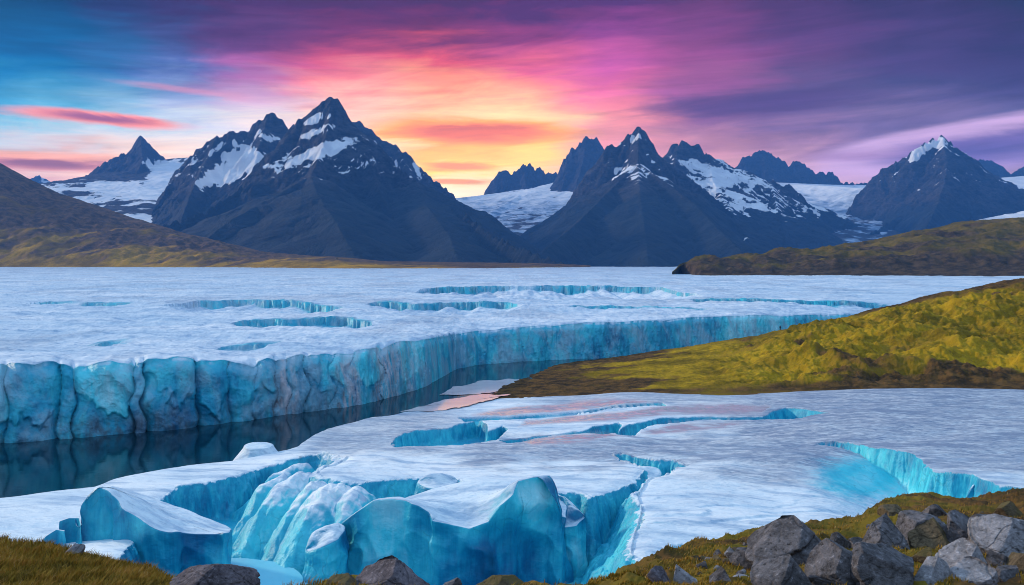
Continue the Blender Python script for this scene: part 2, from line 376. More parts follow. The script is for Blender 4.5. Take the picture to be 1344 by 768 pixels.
mountain('mountain', [
    dict(p=[(435,127,5000),(425,131,5000),(415,140,5000),(405,150,5000),(392,155,5000),(382,165,5000),(372,182,5000),(360,196,4980),(345,215,4950),(320,245,4750),(270,277,4450),(215,297,4200),(170,318,3900)], s=(1.5,0.95,220)),
    dict(p=[(435,127,5000),(443,131,5000),(450,142,5000),(460,157,5000),(472,172,5000),(485,182,5000),(500,200,4950),(520,220,4850),(535,228,4750),(545,238,4700),(560,255,4600),(600,278,4300),(672,322,3700),(742,347,3250)], s=(1.5,1.0,180)),
    dict(p=[(435,127,5000),(431,165,4820),(422,200,4620),(408,230,4380)], s=(1.4,0.95,160)),
    dict(p=[(460,157,5000),(476,200,4780),(492,232,4560),(500,262,4300)], s=(1.4,1.0,140)),
    dict(p=[(408,230,4380),(415,252,4050),(440,290,3650),(465,335,3250)], s=(0.35,0.56,260), jag=2, g=0.45),
    dict(p=[(408,230,4380),(360,258,4150),(300,290,3850),(250,330,3500)], s=(0.4,0.55,200), jag=2, g=0.5),
    dict(p=[(545,238,4700),(560,270,4250),(590,310,3700),(600,340,3300)], s=(0.35,0.55,200), jag=2, g=0.45),
  ], 'tallest dark pointed mountain, left of centre, with snow patches under its summit', n=(720, 460), seed=1,
  snow=[[(368,217),(400,201),(428,187),(475,177),(471,186),(452,196),(425,208),(400,215),(375,221)],
        [(385,183),(400,177),(430,165),(442,163),(440,168),(430,174),(405,180)],
        [(398,163),(420,153),(435,149),(436,151),(415,159)],
        [(352,219),(365,212),(372,215),(358,222)]],
  streak=(400, 760, 0.07))
mountain('mountain', [
    dict(p=[(195,287,5500),(225,238,5800),(250,205,5900),(272,185,5900),(295,175,5900),(310,172,5900),(328,170,5900),(335,160,5900),(350,150,5900),(360,148,5900),(370,155,5900),(378,172,5900),(392,205,5900),(420,240,5900)], s=(1.7,1.2,200)),
    dict(p=[(352,150,5900),(342,185,5650),(335,215,5400),(322,240,5150),(300,285,4700)], s=(1.2,0.9,200)),
    dict(p=[(285,178,5900),(268,215,5650),(250,255,5300),(235,300,4800)], s=(1.2,1.0,180)),
  ], 'twin topped dark mountain with a broad white snowfield, left of the tallest one', n=(520, 340), seed=5,
  snow=[[(252,243),(280,220),(295,213),(285,204),(300,199),(318,198),(306,186),(322,193),(338,200),(350,204),(345,217),(330,232),(300,238),(268,245)],
        [(270,202),(285,190),(293,188),(288,197),(275,205)],[(330,168),(345,178),(368,182),(366,186),(345,182)]],
  streak=(380, 900, 0.02))
mountain('mountain', [
    dict(p=[(40,275,7800),(60,262,7800),(80,250,7800),(107,235,7800),(135,215,7800),(150,205,7800),(170,200,7800),(177,185,7800),(185,179,7800),(192,186,7800),(205,198,7800),(220,211,7800),(235,232,7800)], s=(1.5,1.05,260)),
    dict(p=[(185,179,7800),(188,212,7450),(175,235,7100),(140,262,6600)], s=(1.3,0.85,200)),
    dict(p=[(205,212,7900),(225,208,8000),(245,207,8000),(275,207,8000),(330,215,8000)], s=SF, jag=1, g=0.25),
    dict(p=[(225,222,7600),(190,258,6800),(140,280,6100)], s=(0.3,0.28,300), jag=1, g=0.3),
  ], 'small horn shaped peak beside a snow saddle, above the brown left hillside', mat=MTN_FAR, jag=20, n=(460, 360), seed=9,
  snow=[[(118,245),(135,238),(150,242),(170,240),(192,243),(197,226),(186,212),(220,210),(250,206),(300,200),(300,240),(240,262),(190,258),(165,258),(120,252)]],
  streak=(100, 620, 0.12))
mountain('mountain', [dict(p=[(-60,245,11500),(0,246,11500),(20,240,11500),(40,236,11500),(50,229,11500),(60,236,11500),(85,246,11500),(130,262,11500)], s=(1.0,0.5,200))],
  'faint far peak just above the slope of the left hillside', mat=MTN_FAR, n=(260, 160), seed=13, streak=(100, 1500, 0.1))
mountain('mountain', [
    dict(p=[(430,150,6200),(460,160,6200),(472,159,6200),(487,170,6200),(500,182,6200),(520,190,6200),(530,197,6200),(542,210,6200),(552,220,6200),(565,232,6200),(590,250,6150),(605,270,6050),(622,288,5900),(650,322,5600)], s=(1.6,1.1,240)),
    dict(p=[(520,190,6200),(535,225,5900),(560,262,5500)], s=(1.3,0.85,200)),
    dict(p=[(552,220,6200),(572,250,5900),(600,290,5500)], s=(1.3,0.85,200)),
  ], 'dark rocky shoulder falling to the right behind the tallest mountain', n=(380, 300), seed=17,
  snow=[[(478,180),(490,190),(505,203),(520,212),(524,218),(505,212),(490,200)],[(505,210),(528,223),(520,222)]], streak=(350, 900, 0.0))
mountain('snowfield', [
    dict(p=[(540,262,8200),(600,260,8400),(650,254,8900),(700,246,9000),(735,238,9000),(790,240,8600),(830,250,8000)], s=(0.26,0.20,500), jag=1, g=0.22),
    dict(p=[(700,246,9000),(672,262,8000),(640,282,7000),(600,305,6000)], s=(0.22,0.2,300), jag=1, g=0.3),
    dict(p=[(770,240,8700),(745,268,7600),(700,296,6600)], s=(0.24,0.2,300), jag=1, g=0.3),
  ], 'white snowfield sloping below the small jagged peaks at the centre', mat=MTN_FAR, n=(420, 340), seed=21, allsnow=0.72, cat='snowfield')
mountain('mountain', [dict(p=[(636,268,9200),(645,250,9200),(655,225,9200),(662,220,9200),(672,227,9200),(682,220,9200),(687,215,9200),(702,219,9200),(720,225,9200),(732,229,9200),(745,255,9200)], s=(1.9,1.1,260)),
    dict(p=[(687,215,9200),(690,240,9000),(700,255,8850)], s=(1.7,1.1,200))],
  'low reddish jagged ridge standing on the snowfield at the centre', mat=MTN_FAR, jag=30, n=(360, 240), pad=0.6, seed=25)
mountain('mountain', [dict(p=[(722,262,8700),(728,240,8700),(737,215,8700),(752,195,8700),(767,182,8700),(777,179,8700),(785,187,8700),(792,200,8700),(805,240,8700)], s=(1.9,1.1,260)),
    dict(p=[(770,182,8700),(765,215,8450),(757,240,8250)], s=(1.7,1.1,200)), dict(p=[(745,205,8700),(742,232,8500),(738,246,8350)], s=(1.7,1.1,200))],
  'steep rock tower rising from the snow, left of the central pyramid mountain', mat=MTN_FAR, jag=30, n=(360, 260), pad=0.6, seed=29)
mountain('mountain', [
    dict(p=[(727,297,5600),(760,268,5800),(783,238,5950),(790,215,6000),(793,204,6000),(797,192,6000),(803,190,6000),(812,191,6000),(822,178,6000),(832,170,6000),(840,165,6000),(847,172,6000),(852,185,6000),(857,197,6000),(872,210,6000),(890,222,6000),(915,240,5900),(950,270,5700),(990,310,5300)], s=(1.7,1.2,200)),
    dict(p=[(840,165,6000),(838,192,5750),(837,214,5450)], s=(1.6,1.2,180)),
    dict(p=[(837,214,5450),(840,255,4900),(846,300,4400),(850,340,3900)], s=(0.5,0.62,200), jag=2, g=0.4),
    dict(p=[(837,214,5450),(802,248,5150),(752,298,4550),(700,340,3900)], s=(0.8,0.95,200), jag=3, g=0.4),
    dict(p=[(837,214,5450),(872,238,5150),(912,268,4800),(945,303,4400),(980,336,3900)], s=(0.7,0.8,200), jag=3, g=0.4),
  ], 'sharp dark pyramid mountain at the centre right with smooth lower slopes', n=(640, 420), seed=33,
  snow=[[(806,222),(828,217),(830,219),(812,226),(808,232)],[(812,187),(835,177),(837,179),(818,190)],[(826,229),(845,224),(848,228),(830,232)]],
  streak=(430, 850, -0.02))
mountain('mountain', [
    dict(p=[(850,222,6800),(875,202,6800),(882,192,6800),(895,184,6800),(905,189,6800),(917,190,6800),(927,200,6800),(942,210,6800),(960,220,6800),(972,228,6800),(1012,238,6750),(1037,245,6700),(1052,256,6650),(1067,280,6500),(1087,302,6300),(1115,330,6000)], s=(1.2,0.9,200)),
    dict(p=[(1012,238,6750),(1018,262,6300),(1025,290,5800),(1036,335,5000)], s=(0.8,0.9,200), jag=3, g=0.6),
    dict(p=[(930,202,6800),(935,236,6350),(955,272,5800),(985,318,5000)], s=(0.45,0.5,200), jag=3, g=0.6),
    dict(p=[(890,190,6800),(885,222,6450),(893,252,6050)], s=(0.7,0.5,200), g=0.6),
  ], 'broad mountain with snow streaked shoulder, right of the central pyramid', n=(560, 400), seed=37,
  snow=[[(880,207),(900,212),(930,218),(960,225),(985,234),(1010,243),(1015,247),(985,240),(960,236),(930,232),(905,222)],
        [(874,240),(900,238),(930,234),(955,235),(975,238),(960,244),(930,248),(900,246)],
        [(925,250),(945,262),(942,285),(935,278)],[(950,293),(975,312),(980,320),(965,308)]],
  streak=(260, 760, 0.12))
mountain('mountain', [dict(p=[(940,240,9600),(970,222,9600),(975,207,9600),(992,200,9600),(1002,196,9600),(1017,205,9600),(1030,213,9600),(1035,221,9600),(1037,215,9600),(1047,211,9600),(1062,220,9600),(1072,227,9600),(1087,225,9600),(1097,229,9600),(1106,240,9600),(1127,240,9600),(1150,243,9600)], s=(1.8,1.1,260), jag=22)],
  'far jagged comb of dark crags between the snow shoulder and the right peak', mat=MTN_FAR, n=(420, 200), pad=0.6, seed=41)
mountain('snowfield', [
    dict(p=[(960,238,9300),(1010,239,9300),(1060,241,9300),(1110,243,9300),(1200,243,9300),(1300,240,9300)], s=(0.26,0.20,500), jag=1, g=0.2),
    dict(p=[(1040,242,9200),(1090,244,8500),(1130,247,8000),(1172,250,7600),(1210,255,7300)], s=(0.36,0.42,500), jag=1, g=0.3),
    dict(p=[(1130,246,9000),(1120,268,7800),(1110,300,6500),(1100,330,5400)], s=(0.18,0.2,300), jag=1, g=0.3),
  ], 'flat white snowfield under the far comb of crags on the right', mat=MTN_FAR, n=(420, 340), seed=45, allsnow=0.72, cat='snowfield')
mountain('mountain', [
    dict(p=[(1122,318,6100),(1160,297,6400),(1200,268,6800),(1209,252,7000)], s=(0.9,0.95,200), g=0.7),
    dict(p=[(1142,236,7200),(1152,227,7150),(1164,217,7100),(1187,207,7050),(1202,195,7000),(1217,185,7000),(1237,178,7000),(1247,185,7000),(1259,200,7000),(1267,210,7000),(1287,230,7000),(1302,245,7000),(1312,257,6950),(1334,274,6800),(1380,305,6400)], s=(1.6,1.1,220)),
    dict(p=[(1237,178,7000),(1243,212,6700),(1240,240,6350),(1228,275,5900),(1205,320,5200)], s=(0.9,0.95,200), g=0.7),
    dict(p=[(1272,215,7000),(1282,250,6500),(1290,290,5800)], s=(0.7,0.5,200), g=0.7),
  ], 'big isolated dark peak on the right with snow on its left crest', jag=18, n=(560, 380), seed=49,
  snow=[[(1190,207),(1202,196),(1220,185),(1237,179),(1241,181),(1238,190),(1222,199),(1205,208),(1195,214)]], streak=(520, 900, -0.04))
mountain('mountain', [dict(p=[(1240,222,9600),(1267,210,9600),(1287,209,9600),(1302,210,9600),(1317,220,9600),(1327,228,9600),(1344,217,9600),(1370,205,9600),(1400,222,9600),(1450,195,9600),(1500,226,9600),(1560,205,9600),(1640,240,9600)], s=(1.6,1.0,260), jag=18)],
  'far dark ridge at the right edge behind the isolated peak', mat=MTN_FAR, n=(420, 200), pad=0.6, seed=53)
mountain('snowfield', [dict(p=[(1255,238,9300),(1290,235,9300),(1344,231,9300),(1450,228,9300),(1600,235,9300)], s=(0.26,0.20,500), jag=1, g=0.2),
    dict(p=[(1330,240,9000),(1345,270,7500),(1380,300,6000)], s=(0.2,0.2,300), jag=1, g=0.3)],
  'white snowfield at the right edge below the far dark ridge', mat=MTN_FAR, n=(320, 260), seed=57, allsnow=0.75, cat='snowfield')
mountain('snowfield', [dict(p=[(1240,300,4600),(1262,294,4600),(1300,285,4600),(1344,277,4600),(1450,265,4600),(1560,268,4600)], s=(0.3,0.25,300), jag=2, g=0.3)],
  'small snow bank showing over the brown hill at the right edge', mat=MTN_FAR, n=(260, 140), seed=61, allsnow=0.85, cat='snowfield')
# the plain under everything
m, nt, bs = material('outwash_plain')
a_ = nt.noise(nt.pos((0.002, 0.006, 1)), 1, 6, 0.6)
put(nt, bs, Base_Color=nt.mix(nt.step(a_, 0.4, 0.6), (0.30, 0.33, 0.42), (0.10, 0.09, 0.08)), Roughness=0.5)
gx = spread([(-15000, -3000, 12), (-3000, 3000, 40), (3000, 15000, 12)]); gy = spread([(-40, 2600, 30), (2600, 16000, 50)])
X, Y = np.meshgrid(gx, gy)
grid_obj('ground', X, Y, np.where(Y < 2650, -9.0, 5.0) + 0 * X, m, kind='structure', label='flat outwash ground below the mountains', cat='ground')

# ------------------------------------------------------------------ hills laid out by bearing: foot line, crest line, then a back slope
def hill(name, cols, base, crest, mat, label, rows=(140, 60), power=1.25, back=0.4, run=1.0, amp=1.0, nscale=30.0, zmin=-3.0, brown=None, seed=0, cat='hill', fine=0.0, **kw):
    c = np.asarray(cols, float)
    B = np.array([onz(px, py, z) if py is not None else None for px, py, z in base]); bp = np.array([b[0] for b in base], float)
    Cc = np.array([at(*p) for p in crest]); cp = np.array([p[0] for p in crest], float)
    bY, bZ = np.interp(c, bp, B[:, 1]), np.interp(c, bp, B[:, 2])
    cY, cZ = np.interp(c, cp, Cc[:, 1]), np.interp(c, cp, Cc[:, 2])
    t = np.concatenate([np.linspace(-0.06, 1, rows[0]), 1 + np.linspace(0, 1, rows[1] + 1)[1:] * run])[:, None]
    tf = np.clip(t, 0, 1)
    Y = bY + (cY - bY) * np.minimum(t, 1) + np.maximum(t - 1, 0) * np.maximum(cY - bY, cZ * 2)
    Z = bZ + (cZ - bZ) * tf ** power - np.maximum(Y - cY, 0) * back * sm(1.0, 1.15, t) + np.minimum(t, 0) * 30 * 0 + np.where(t < 0, t * 25, 0)
    X = (c - CX) / F * Y
    fine_ = fine * (0.34 * fbm(X / 3.2, Y / 4.5, 4, seed + 5) + 0.22 * ridged(X / 2.0, Y / 5.0, 3, seed + 6)) if fine else 0
    taper = np.clip((cZ - bZ) / (0.12 * (cZ - bZ).max()), 0.12, 1)
    nz_ = fbm(X / nscale, Y / nscale, 6, seed, 0.5) + 0.5 * ridged(X / (nscale * 2.2), Y / (nscale * 2.2), 4, seed + 9)
    nz_ = nz_ + 0.30 * fbm(X / (nscale * 0.22), Y / (nscale * 0.3), 4, seed + 15) + 0.22 * ridged(X / (nscale * 0.3), Y / (nscale * 0.6), 3, seed + 17)
    Z = Z + amp * nz_ * taper * sm(0.0, 0.15, t) * (1 - 0.75 * sm(0.8, 1.0, t) * (1 - sm(1.0, 1.2, t)))
    Z = np.maximum(Z + fine_ * sm(0.0, 0.08, t), zmin)
    br = brown(X, Y, Z, np.broadcast_to(c, X.shape), np.broadcast_to(t, X.shape)) if brown else np.zeros(X.shape)
    return grid_obj(name, X, Y, Z, mat, attrs={'brown': br}, kind='structure', label=label, cat=cat)
# brown and gold hillside across the ice on the left
def br_left(X, Y, Z, c, t):
    line = np.interp(c, [-300, 0, 150, 300, 430, 740], [0.42, 0.40, 0.42, 0.42, 0.6, 0.4])
    return 0.62 + (t - line) * 1.0 + 0.40 * fbm(X / 260, Y / 140, 5, 3) + 0.3 * fbm(X / 60 - Y / 60, Y / 300, 4, 5) + 0.30 * sm(430, 620, c)
hill('hillside', np.linspace(-420, 775, 620),
     [(-420, 350.2, 11), (0, 350.5, 11), (300, 351, 11), (470, 352.5, 11), (650, 352, 11), (775, 350.6, 11)],
     [(-420, 120, 3900), (-200, 165, 3800), (-80, 192, 3750), (0, 215, 3700), (40, 236, 3700), (80, 256, 3650), (120, 268, 3600), (165, 283, 3550), (230, 304, 3450), (300, 320, 3350), (350, 331, 3250), (400, 336, 3150), (430, 336.5, 3100), (470, 340, 3050), (505, 343, 3000), (600, 344.5, 3000), (700, 345.5, 3000), (775, 348.5, 2960)],
     FAR_GRASS, 'long brown and gold hillside sloping down to the ice on the left', rows=(170, 50), power=1.1, back=0.5, amp=14.0, nscale=160.0, zmin=0, brown=br_left, seed=4)
def br_far(X, Y, Z, c, t):
    return 0.56 + 0.5 * fbm(X / 90, Y / 60, 4, 8) + 0.5 * (1 - sm(0.0, 0.25, t)) - 0.2 * sm(0.3, 0.8, t)
hill('hillside', np.linspace(882, 1900, 520),
     [(882, 359.5, 11), (920, 361, 11), (1344, 362.5, 11), (1900, 366, 11)],
     [(882, 357.5, 1260), (892, 351, 1290), (912, 343, 1310), (950, 338, 1350), (1000, 334, 1400), (1072, 327, 1450), (1130, 318, 1500), (1200, 305, 1530), (1262, 292, 1560), (1300, 289, 1580), (1344, 286, 1600), (1500, 268, 1650), (1900, 235, 1700)],
     FAR_GRASS_DARK, 'dark olive and brown hill beyond the ice on the right', rows=(150, 50), power=0.8, back=0.4, amp=7.0, nscale=70.0, zmin=0, brown=br_far, seed=14)
# bright green spur on the near right
def br_near(X, Y, Z, c, t):
    foot = 1 - sm(0.03, 0.20 + 0.12 * fbm(X / 14, Y / 14, 3, 31), t)
    crest = sm(0.86, 1.0, t)
    tip = 1 - sm(700, 900, c + 60 * fbm(X / 9, Y / 9, 3, 33))
    patch = sm(0.25, 0.6, fbm(X / 22, Y / 30, 4, 35))
    rocky = sm(1180, 1300, c) * sm(0.70, 0.95, t + 0.12 * fbm(X / 14, Y / 14, 4, 36))
    fold = 0.46 * fbm(X / 34 + Y / 60, Y / 18, 4, 38)
    return 0.10 + fold + 0.6 * foot + 0.35 * crest + 0.9 * tip + 0.35 * patch + 0.5 * rocky
hill('hillside', spread([(628, 1400, 820), (1400, 2400, 220)]),
     [(628, 525, 0.2), (660, 525.5, 0.4), (700, 523, 0.8), (800, 520.5, 1.8), (900, 518.5, 2.6), (1344, 512.5, 4.6), (2400, 505, 5.5)],
     [(628, 522, 202), (660, 508, 212), (700, 492, 236), (730, 480, 255), (760, 475, 262), (800, 471, 265), (860, 462, 268), (930, 452, 272), (1000, 441.5, 274), (1070, 425.5, 276), (1130, 413, 278), (1200, 396, 280), (1245, 386, 281), (1290, 378, 282), (1320, 371, 283), (1344, 367, 284), (1500, 335, 288), (1800, 290, 295), (2400, 230, 300)],
     GRASS_HILL, 'golden green mossy spur sloping down to the channel on the right', rows=(330, 80), power=1.25, back=0.55, fine=0.42, amp=2.7, nscale=16.0, zmin=-2.5, brown=br_near, seed=24)
# ------------------------------------------------------------------ meltwater channel
# ------------------------------------------------------------------ back glacier: cliff over the channel and plateau behind it
WL = [(-600, 606), (-300, 596), (0, 582), (90, 576), (175, 570), (250, 562), (320, 554), (360, 547), (420, 539), (480, 530), (530, 517), (560, 507), (580, 495), (600, 484), (635, 478), (672, 475.5), (730, 472.5), (787, 470), (860, 464), (930, 457), (1000, 450), (1082, 440), (1300, 430), (1700, 425), (2400, 420)]
cols = spread([(-600, -40, 180), (-40, 1150, 1150), (1150, 2300, 120)])
wp = np.array([p[0] for p in WL], float); wY = H * F / (np.array([p[1] for p in WL]) - HY)
Yw = np.interp(cols, wp, wY)
ker = np.hanning(15); ker /= ker.sum()
Yw = np.convolve(np.pad(Yw, 7, mode='edge'), ker, 'valid')
LIP = [(-600, 497), (-300, 488), (0, 480), (75, 477), (95, 480), (145, 476), (178, 481), (190, 474), (240, 470), (290, 474), (330, 480), (350, 473), (372, 471), (400, 466), (450, 465), (500, 457), (560, 445), (610, 437), (672, 430), (760, 425), (870, 420), (952, 415.5), (1082, 414), (1300, 408), (2400, 402)]
lipy = np.interp(cols, [p[0] for p in LIP], [p[1] for p in LIP])
setb = np.interp(cols, [0, 370, 520, 620, 1100], [3.2, 3.0, 4.0, 4.5, 6.0])
zl = H - (lipy - HY) / F * (Yw + setb) + 0.55 * fbm(cols / 42, cols * 0, 2, 66) + 0.25 * ridged(cols / 70, cols * 0, 2, 67) - 0.2                # height of the lip
xw = (cols - CX) / F * Yw
s = np.concatenate([[0], np.cumsum(np.hypot(np.diff(xw), np.diff(Yw)))])
spx = lambda p: np.interp(p, cols, s)
sn_ = np.zeros(len(cols))
for q_ in [-370, -220, -95, 8, 78, 97, 176, 188, 258, 334, 361, 402, 436, 462, 500]: sn_ = np.maximum(sn_, np.exp(-((cols - q_) / 4.0) ** 2) * (0.5 + 0.5 * math.sin(q_ * 1.7) ** 2))
zl = zl - 0.5 * sn_
nv = 120
v = (np.linspace(0, 1, nv) ** 0.9)[:, None]
z0 = -1.5
# outward bulge: positive comes out over the channel
big = sm(430, 330, cols)[None, :] if False else (1 - sm(340, 470, cols))[None, :]
fl = 1 - big
bulge = np.zeros((nv, len(cols)))
seams = [-600, -520, -430, -370, -290, -220, -150, -95, -40, 8, 78, 97, 176, 188, 258, 300, 334, 361, 378, 402, 436, 462, 500, 522, 560]
deb = np.zeros_like(bulge); pale = np.zeros_like(bulge); bright = np.zeros_like(bulge)
cw = cols[None, :] + 9 * perlin(v * 3.1, cols[None, :] / 60, 71) + 0 * v
rs = np.random.default_rng(4)
for a, b in zip(seams[:-1], seams[1:]):
    t = (cw - a) / (b - a); m_ = (t >= 0) & (t < 1)
    tt = np.clip(t, 0, 1)
    wid = min(1.0, (b - a) / 45) * rs.uniform(0.6, 1.1)
    ex = rs.uniform(2.0, 6.0)
    dome = np.maximum(0, 1 - np.abs(2 * tt - 1) ** ex) ** 0.7
    skew = rs.uniform(-0.8, 0.8); cpt = rs.uniform(0.1, 0.9)
    sh = 0.12 + rs.uniform(0.0, 0.4) + rs.uniform(-0.5, 0.5) * (tt - 0.5) + rs.uniform(0.1, 0.9) * np.abs(tt - cpt) ** 1.4 + 0.16 * fbm(cw / 22, v * 3 + 0 * cw, 3, 68)
    on = (b - a > 25) * (rs.random() < 0.8)
    shield = sm(-0.05, 0.05, v - sh) * on
    add = wid * (1.7 * dome + 2.0 * skew * (tt - 0.5)) + shield * (0.25 + rs.uniform(0.2, 0.7) * (1 - v)) - 1.7 * wid
    bulge += np.where(m_, add * (0.35 + 0.65 * big), 0)
    deb += np.where(m_, (1 - shield) * sm(0.75, 0.25, v + 0.2 * (1 - dome)) * 0.0 + (1 - shield) * (1 - sm(0.18, 0.55, v)) * (0.5 + rs.uniform(-.2, .3)) + (1 - sm(0.0, 0.22, dome)) * 0.5, 0) * (1 - sm(420, 520, cols))[None, :]
    bright += np.where(m_, shield * rs.uniform(-0.3, 0.75), 0)
S2 = np.broadcast_to(s, bulge.shape); ZZ = z0 + (zl - z0) * v
flut = ridged(S2 / 3.2 + 0.25 * perlin(S2 / 3, ZZ / 3, 77), ZZ / 40, 4, 72, 0.55)
flut2 = ridged(S2 / 9.0, ZZ / 60, 3, 74, 0.5)
bulge += fl * (0.55 * flut + 0.9 * flut2 - 1.0)
qa = S2 + 1.5 * fbm(S2 / 7, ZZ / 7, 3, 81); qb = ZZ + 1.5 * fbm(S2 / 7, ZZ / 7, 3, 82)
f1, _, _ = worley3(qa / 9.0, qb / 11.0 + 0.25 * qa / 9.0, bulge * 0 + 0.4, 5)
g1, _, _ = worley3(qa / 4.2, qb / 6.0 - 0.3 * qa / 4.2, bulge * 0 + 0.4, 6)
bulge += big * (2.2 * np.minimum(f1, 1) ** 2 + 0.75 * np.minimum(g1, 1) ** 2 - 1.0)
bulge += 0.16 * fbm(S2 / 1.6, ZZ / 2.2, 4, 76)
vtop = sm(0.93, 1.0, v)
bulge *= (1 - 0.45 * vtop); rollv = sm(0.80, 1.0, v) ** 2
for p, w_, aa in [(374, 7, 1.0), (387, 5, .6), (455, 7, 0.9), (468, 5, .8), (505, 9, 0.9), (520, 6, 0.8), (541, 5, .5)]:
    pale += aa * np.exp(-((cw - p) / w_) ** 2) * sm(0.0, 0.1, v)
for p, w_, aa in [(365, 6, .9), (447, 4, .7), (495, 5, .8), (513, 3, .8), (530, 5, .6)]:
    deb += aa * np.exp(-((cw - p) / w_) ** 2) * (1 - sm(0.4, 1.0, v) * 0.6)
deb += (1 - sm(0.0, 0.05, v)) * 0.7
deb += 0.35 * sm(600, 660, cols)[None, :] * sm(960, 900, cols)[None, :] * sm(-0.1, 0.5, perlin(S2 / 3, ZZ / 30, 79)) if False else 0
bright += 0.8 * (sm(930, 960, cols) * (1 - sm(1010, 1060, cols)))[None, :]
Yc = Yw[None, :] + setb[None, :] * v ** 1.3 - bulge
# rounded lip
Zc = z0 + (zl[None, :] - z0) * v
rr = 0.8
Yc = Yc + (rr + 0.9 * np.clip(0.5 + fbm(cols / 25, cols * 0, 3, 69), 0, 1.3))[None, :] * rollv
Xc = (cols - CX)[None, :] / F * Yc
# plateau rows: fan from the lip to the far edge
pyr = np.concatenate([np.linspace(0, 1, 330)[1:]])[:, None]
Ytop0 = Yc[-1]
invA, invB = 1 / (Ytop0 + 0.5), 1 / 3050.0
Yp = 1 / (invA + (invB - invA) * pyr ** 0.85)
Xp = (cols - CX)[None, :] / F * Yp
ZP = 10.6
dl = Yp - Ytop0[None, :]
def plateau(X, Y, zl_, dl_):
    k_ = np.hanning(121); k_ /= k_.sum(); zs = np.convolve(np.pad(zl_[0], 60, mode='edge'), k_, 'valid')[None, :]
    b = zs + (ZP + 0.4 * fbm(X / 60, Y / 60, 3, 91) - zs) * sm(0, 60, dl_) + (zl_ - zs) * np.exp(-np.maximum(dl_, 0) / 2.2)
    return b - 0.5 * sn_[None, :] * np.exp(-dl_ / 3.0) * sm(-0.5, 1.0, dl_)
Zp = plateau(Xp, Yp, zl[None, :], dl)
und = ridged(Xp / 5, Yp / 12, 4, 89) * 0.16 + fbm(Xp / 9, Yp / 16, 5, 92) * 0.42 + fbm(Xp / 2.6, Yp / 5, 3, 95) * 0.10 + fbm(Xp / 45, Yp / 90, 4, 93) * 0.8 * sm(5, 60, dl) + ridged(Xp / 14, Yp / 40, 4, 96) * 0.28 * sm(60, 260, Yp)
Zp = Zp + und * sm(0, 4, dl)
# hollows with ice walls that face us: far lip, near lip, depth
def hollow(Z, X, Y, far, near, depth, zt, bare, rag=3.0):
    poly = [onz(px, py, zt)[:2] for px, py in far] + [onz(px, py, zt)[:2] for px, py in near[::-1]]
    xs = [p[0] for p in poly]; ys = [p[1] for p in poly]
    k = (X > min(xs) - 30) & (X < max(xs) + 30) & (Y > min(ys) - 60) & (Y < max(ys) + 60)
    x, y = X[k], Y[k]
    yy = y + rag * ridged(x / 5.0, y / 200, 3, 97) * 1.1 + rag * 1.5 * fbm(x / 22, y / 90, 3, 98)
    nf = len(far); pf = np.array(poly[:nf]); pn = np.array(poly[nf:][::-1])
    yf = np.interp(x, pf[:, 0], pf[:, 1], left=-1e9, right=-1e9); yn = np.interp(x, pn[:, 0], pn[:, 1], left=1e9, right=1e9)
    ends = sm(0, 0.12, (x - min(xs)) / (max(xs) - min(xs))) * sm(0, 0.12, (max(xs) - x) / (max(xs) - min(xs)))
    inn = sm(0.0, 0.9, (yf - yy) / 2.0) * sm(0, 1, (yy - yn) / np.maximum(0.6 * (yf - yn), 1))
    ends = ends * np.clip(0.85 + 0.5 * fbm(x / 16, y / 200, 3, 99), 0.3, 1.15)
    z = Z[k] - depth * ends * inn
    Z[k] = z
    bb = bare[k]; bare[k] = np.maximum(bb, ends * np.exp(-((yf - yy) / 9.0) ** 2))
bare_p = np.zeros_like(Zp)
HOLLOWS = [
    ([(205,399),(225,398),(262,394.5),(330,392.5),(390,394.5),(430,400),(455,403)], [(205,403),(240,410),(330,412),(420,411),(455,407)], 3.6),
    ([(480,396),(510,396),(545,398),(600,395.5),(660,396),(690,399)], [(480,399),(530,409),(600,411),(665,407),(690,402)], 3.6),
    ([(300,421),(330,419),(385,417.5),(440,416),(475,418),(492,422)], [(300,425),(345,431),(440,431),(492,425)], 2.4),
    ([(540,378),(590,376),(650,375),(720,374.5),(800,375),(860,377),(905,381),(935,386)], [(540,384),(620,394),(760,396),(890,395),(935,390)], 6.0),
    ([(900,392),(960,393),(1050,393.5),(1130,394.5),(1200,397)], [(900,395),(960,397),(1050,398),(1130,399),(1200,399.5)], 2.6),
    ([(130,449),(140,447.5),(155,447.5),(168,450)], [(130,452),(140,456),(160,456),(168,453)], 1.2),
    ([(285,456),(300,453),(330,451),(365,449)], [(285,458),(300,459),(335,456),(365,452)], 0.8),
    ([(30,398),(60,396),(120,397),(170,399)], [(30,400),(60,402),(120,402),(170,401)], 1.0),
    ([(740,402),(800,400.5),(880,401),(940,403)], [(740,404),(800,405),(880,405),(940,405)], 1.2),
]
for far, near, dp in HOLLOWS: hollow(Zp, Xp, Yp, far, near, dp, ZP + 0.6, bare_p)
zero = np.zeros_like(Zp)
dirt_p = 0.35 * sm(0.0, 0.6, fbm(Xp / 40, Yp / 130, 4, 94)) + 0.3 * sm(900, 2500, Yp)
Xa = np.concatenate([Xc, Xp]); Ya = np.concatenate([Yc, Yp]); Za = np.concatenate([Zc, Zp])
grid_obj('glacier', Xa, Ya, Za, ICE_FAR,
         attrs={'dirt': np.concatenate([0 * Zc, dirt_p]), 'debris': np.concatenate([np.clip(deb, 0, 1), zero]), 'pale': np.concatenate([np.clip(pale, 0, 1), zero]),
                'bright': np.concatenate([bright + 0.15 * fl, zero + 0.1]), 'bare': np.concatenate([0.5 * (1 - sm(.9, 1, v)) + 0 * Zc, bare_p * 0.55])},
         kind='structure', label='wide flat glacier ending in a blue ice cliff over the channel', cat='glacier')

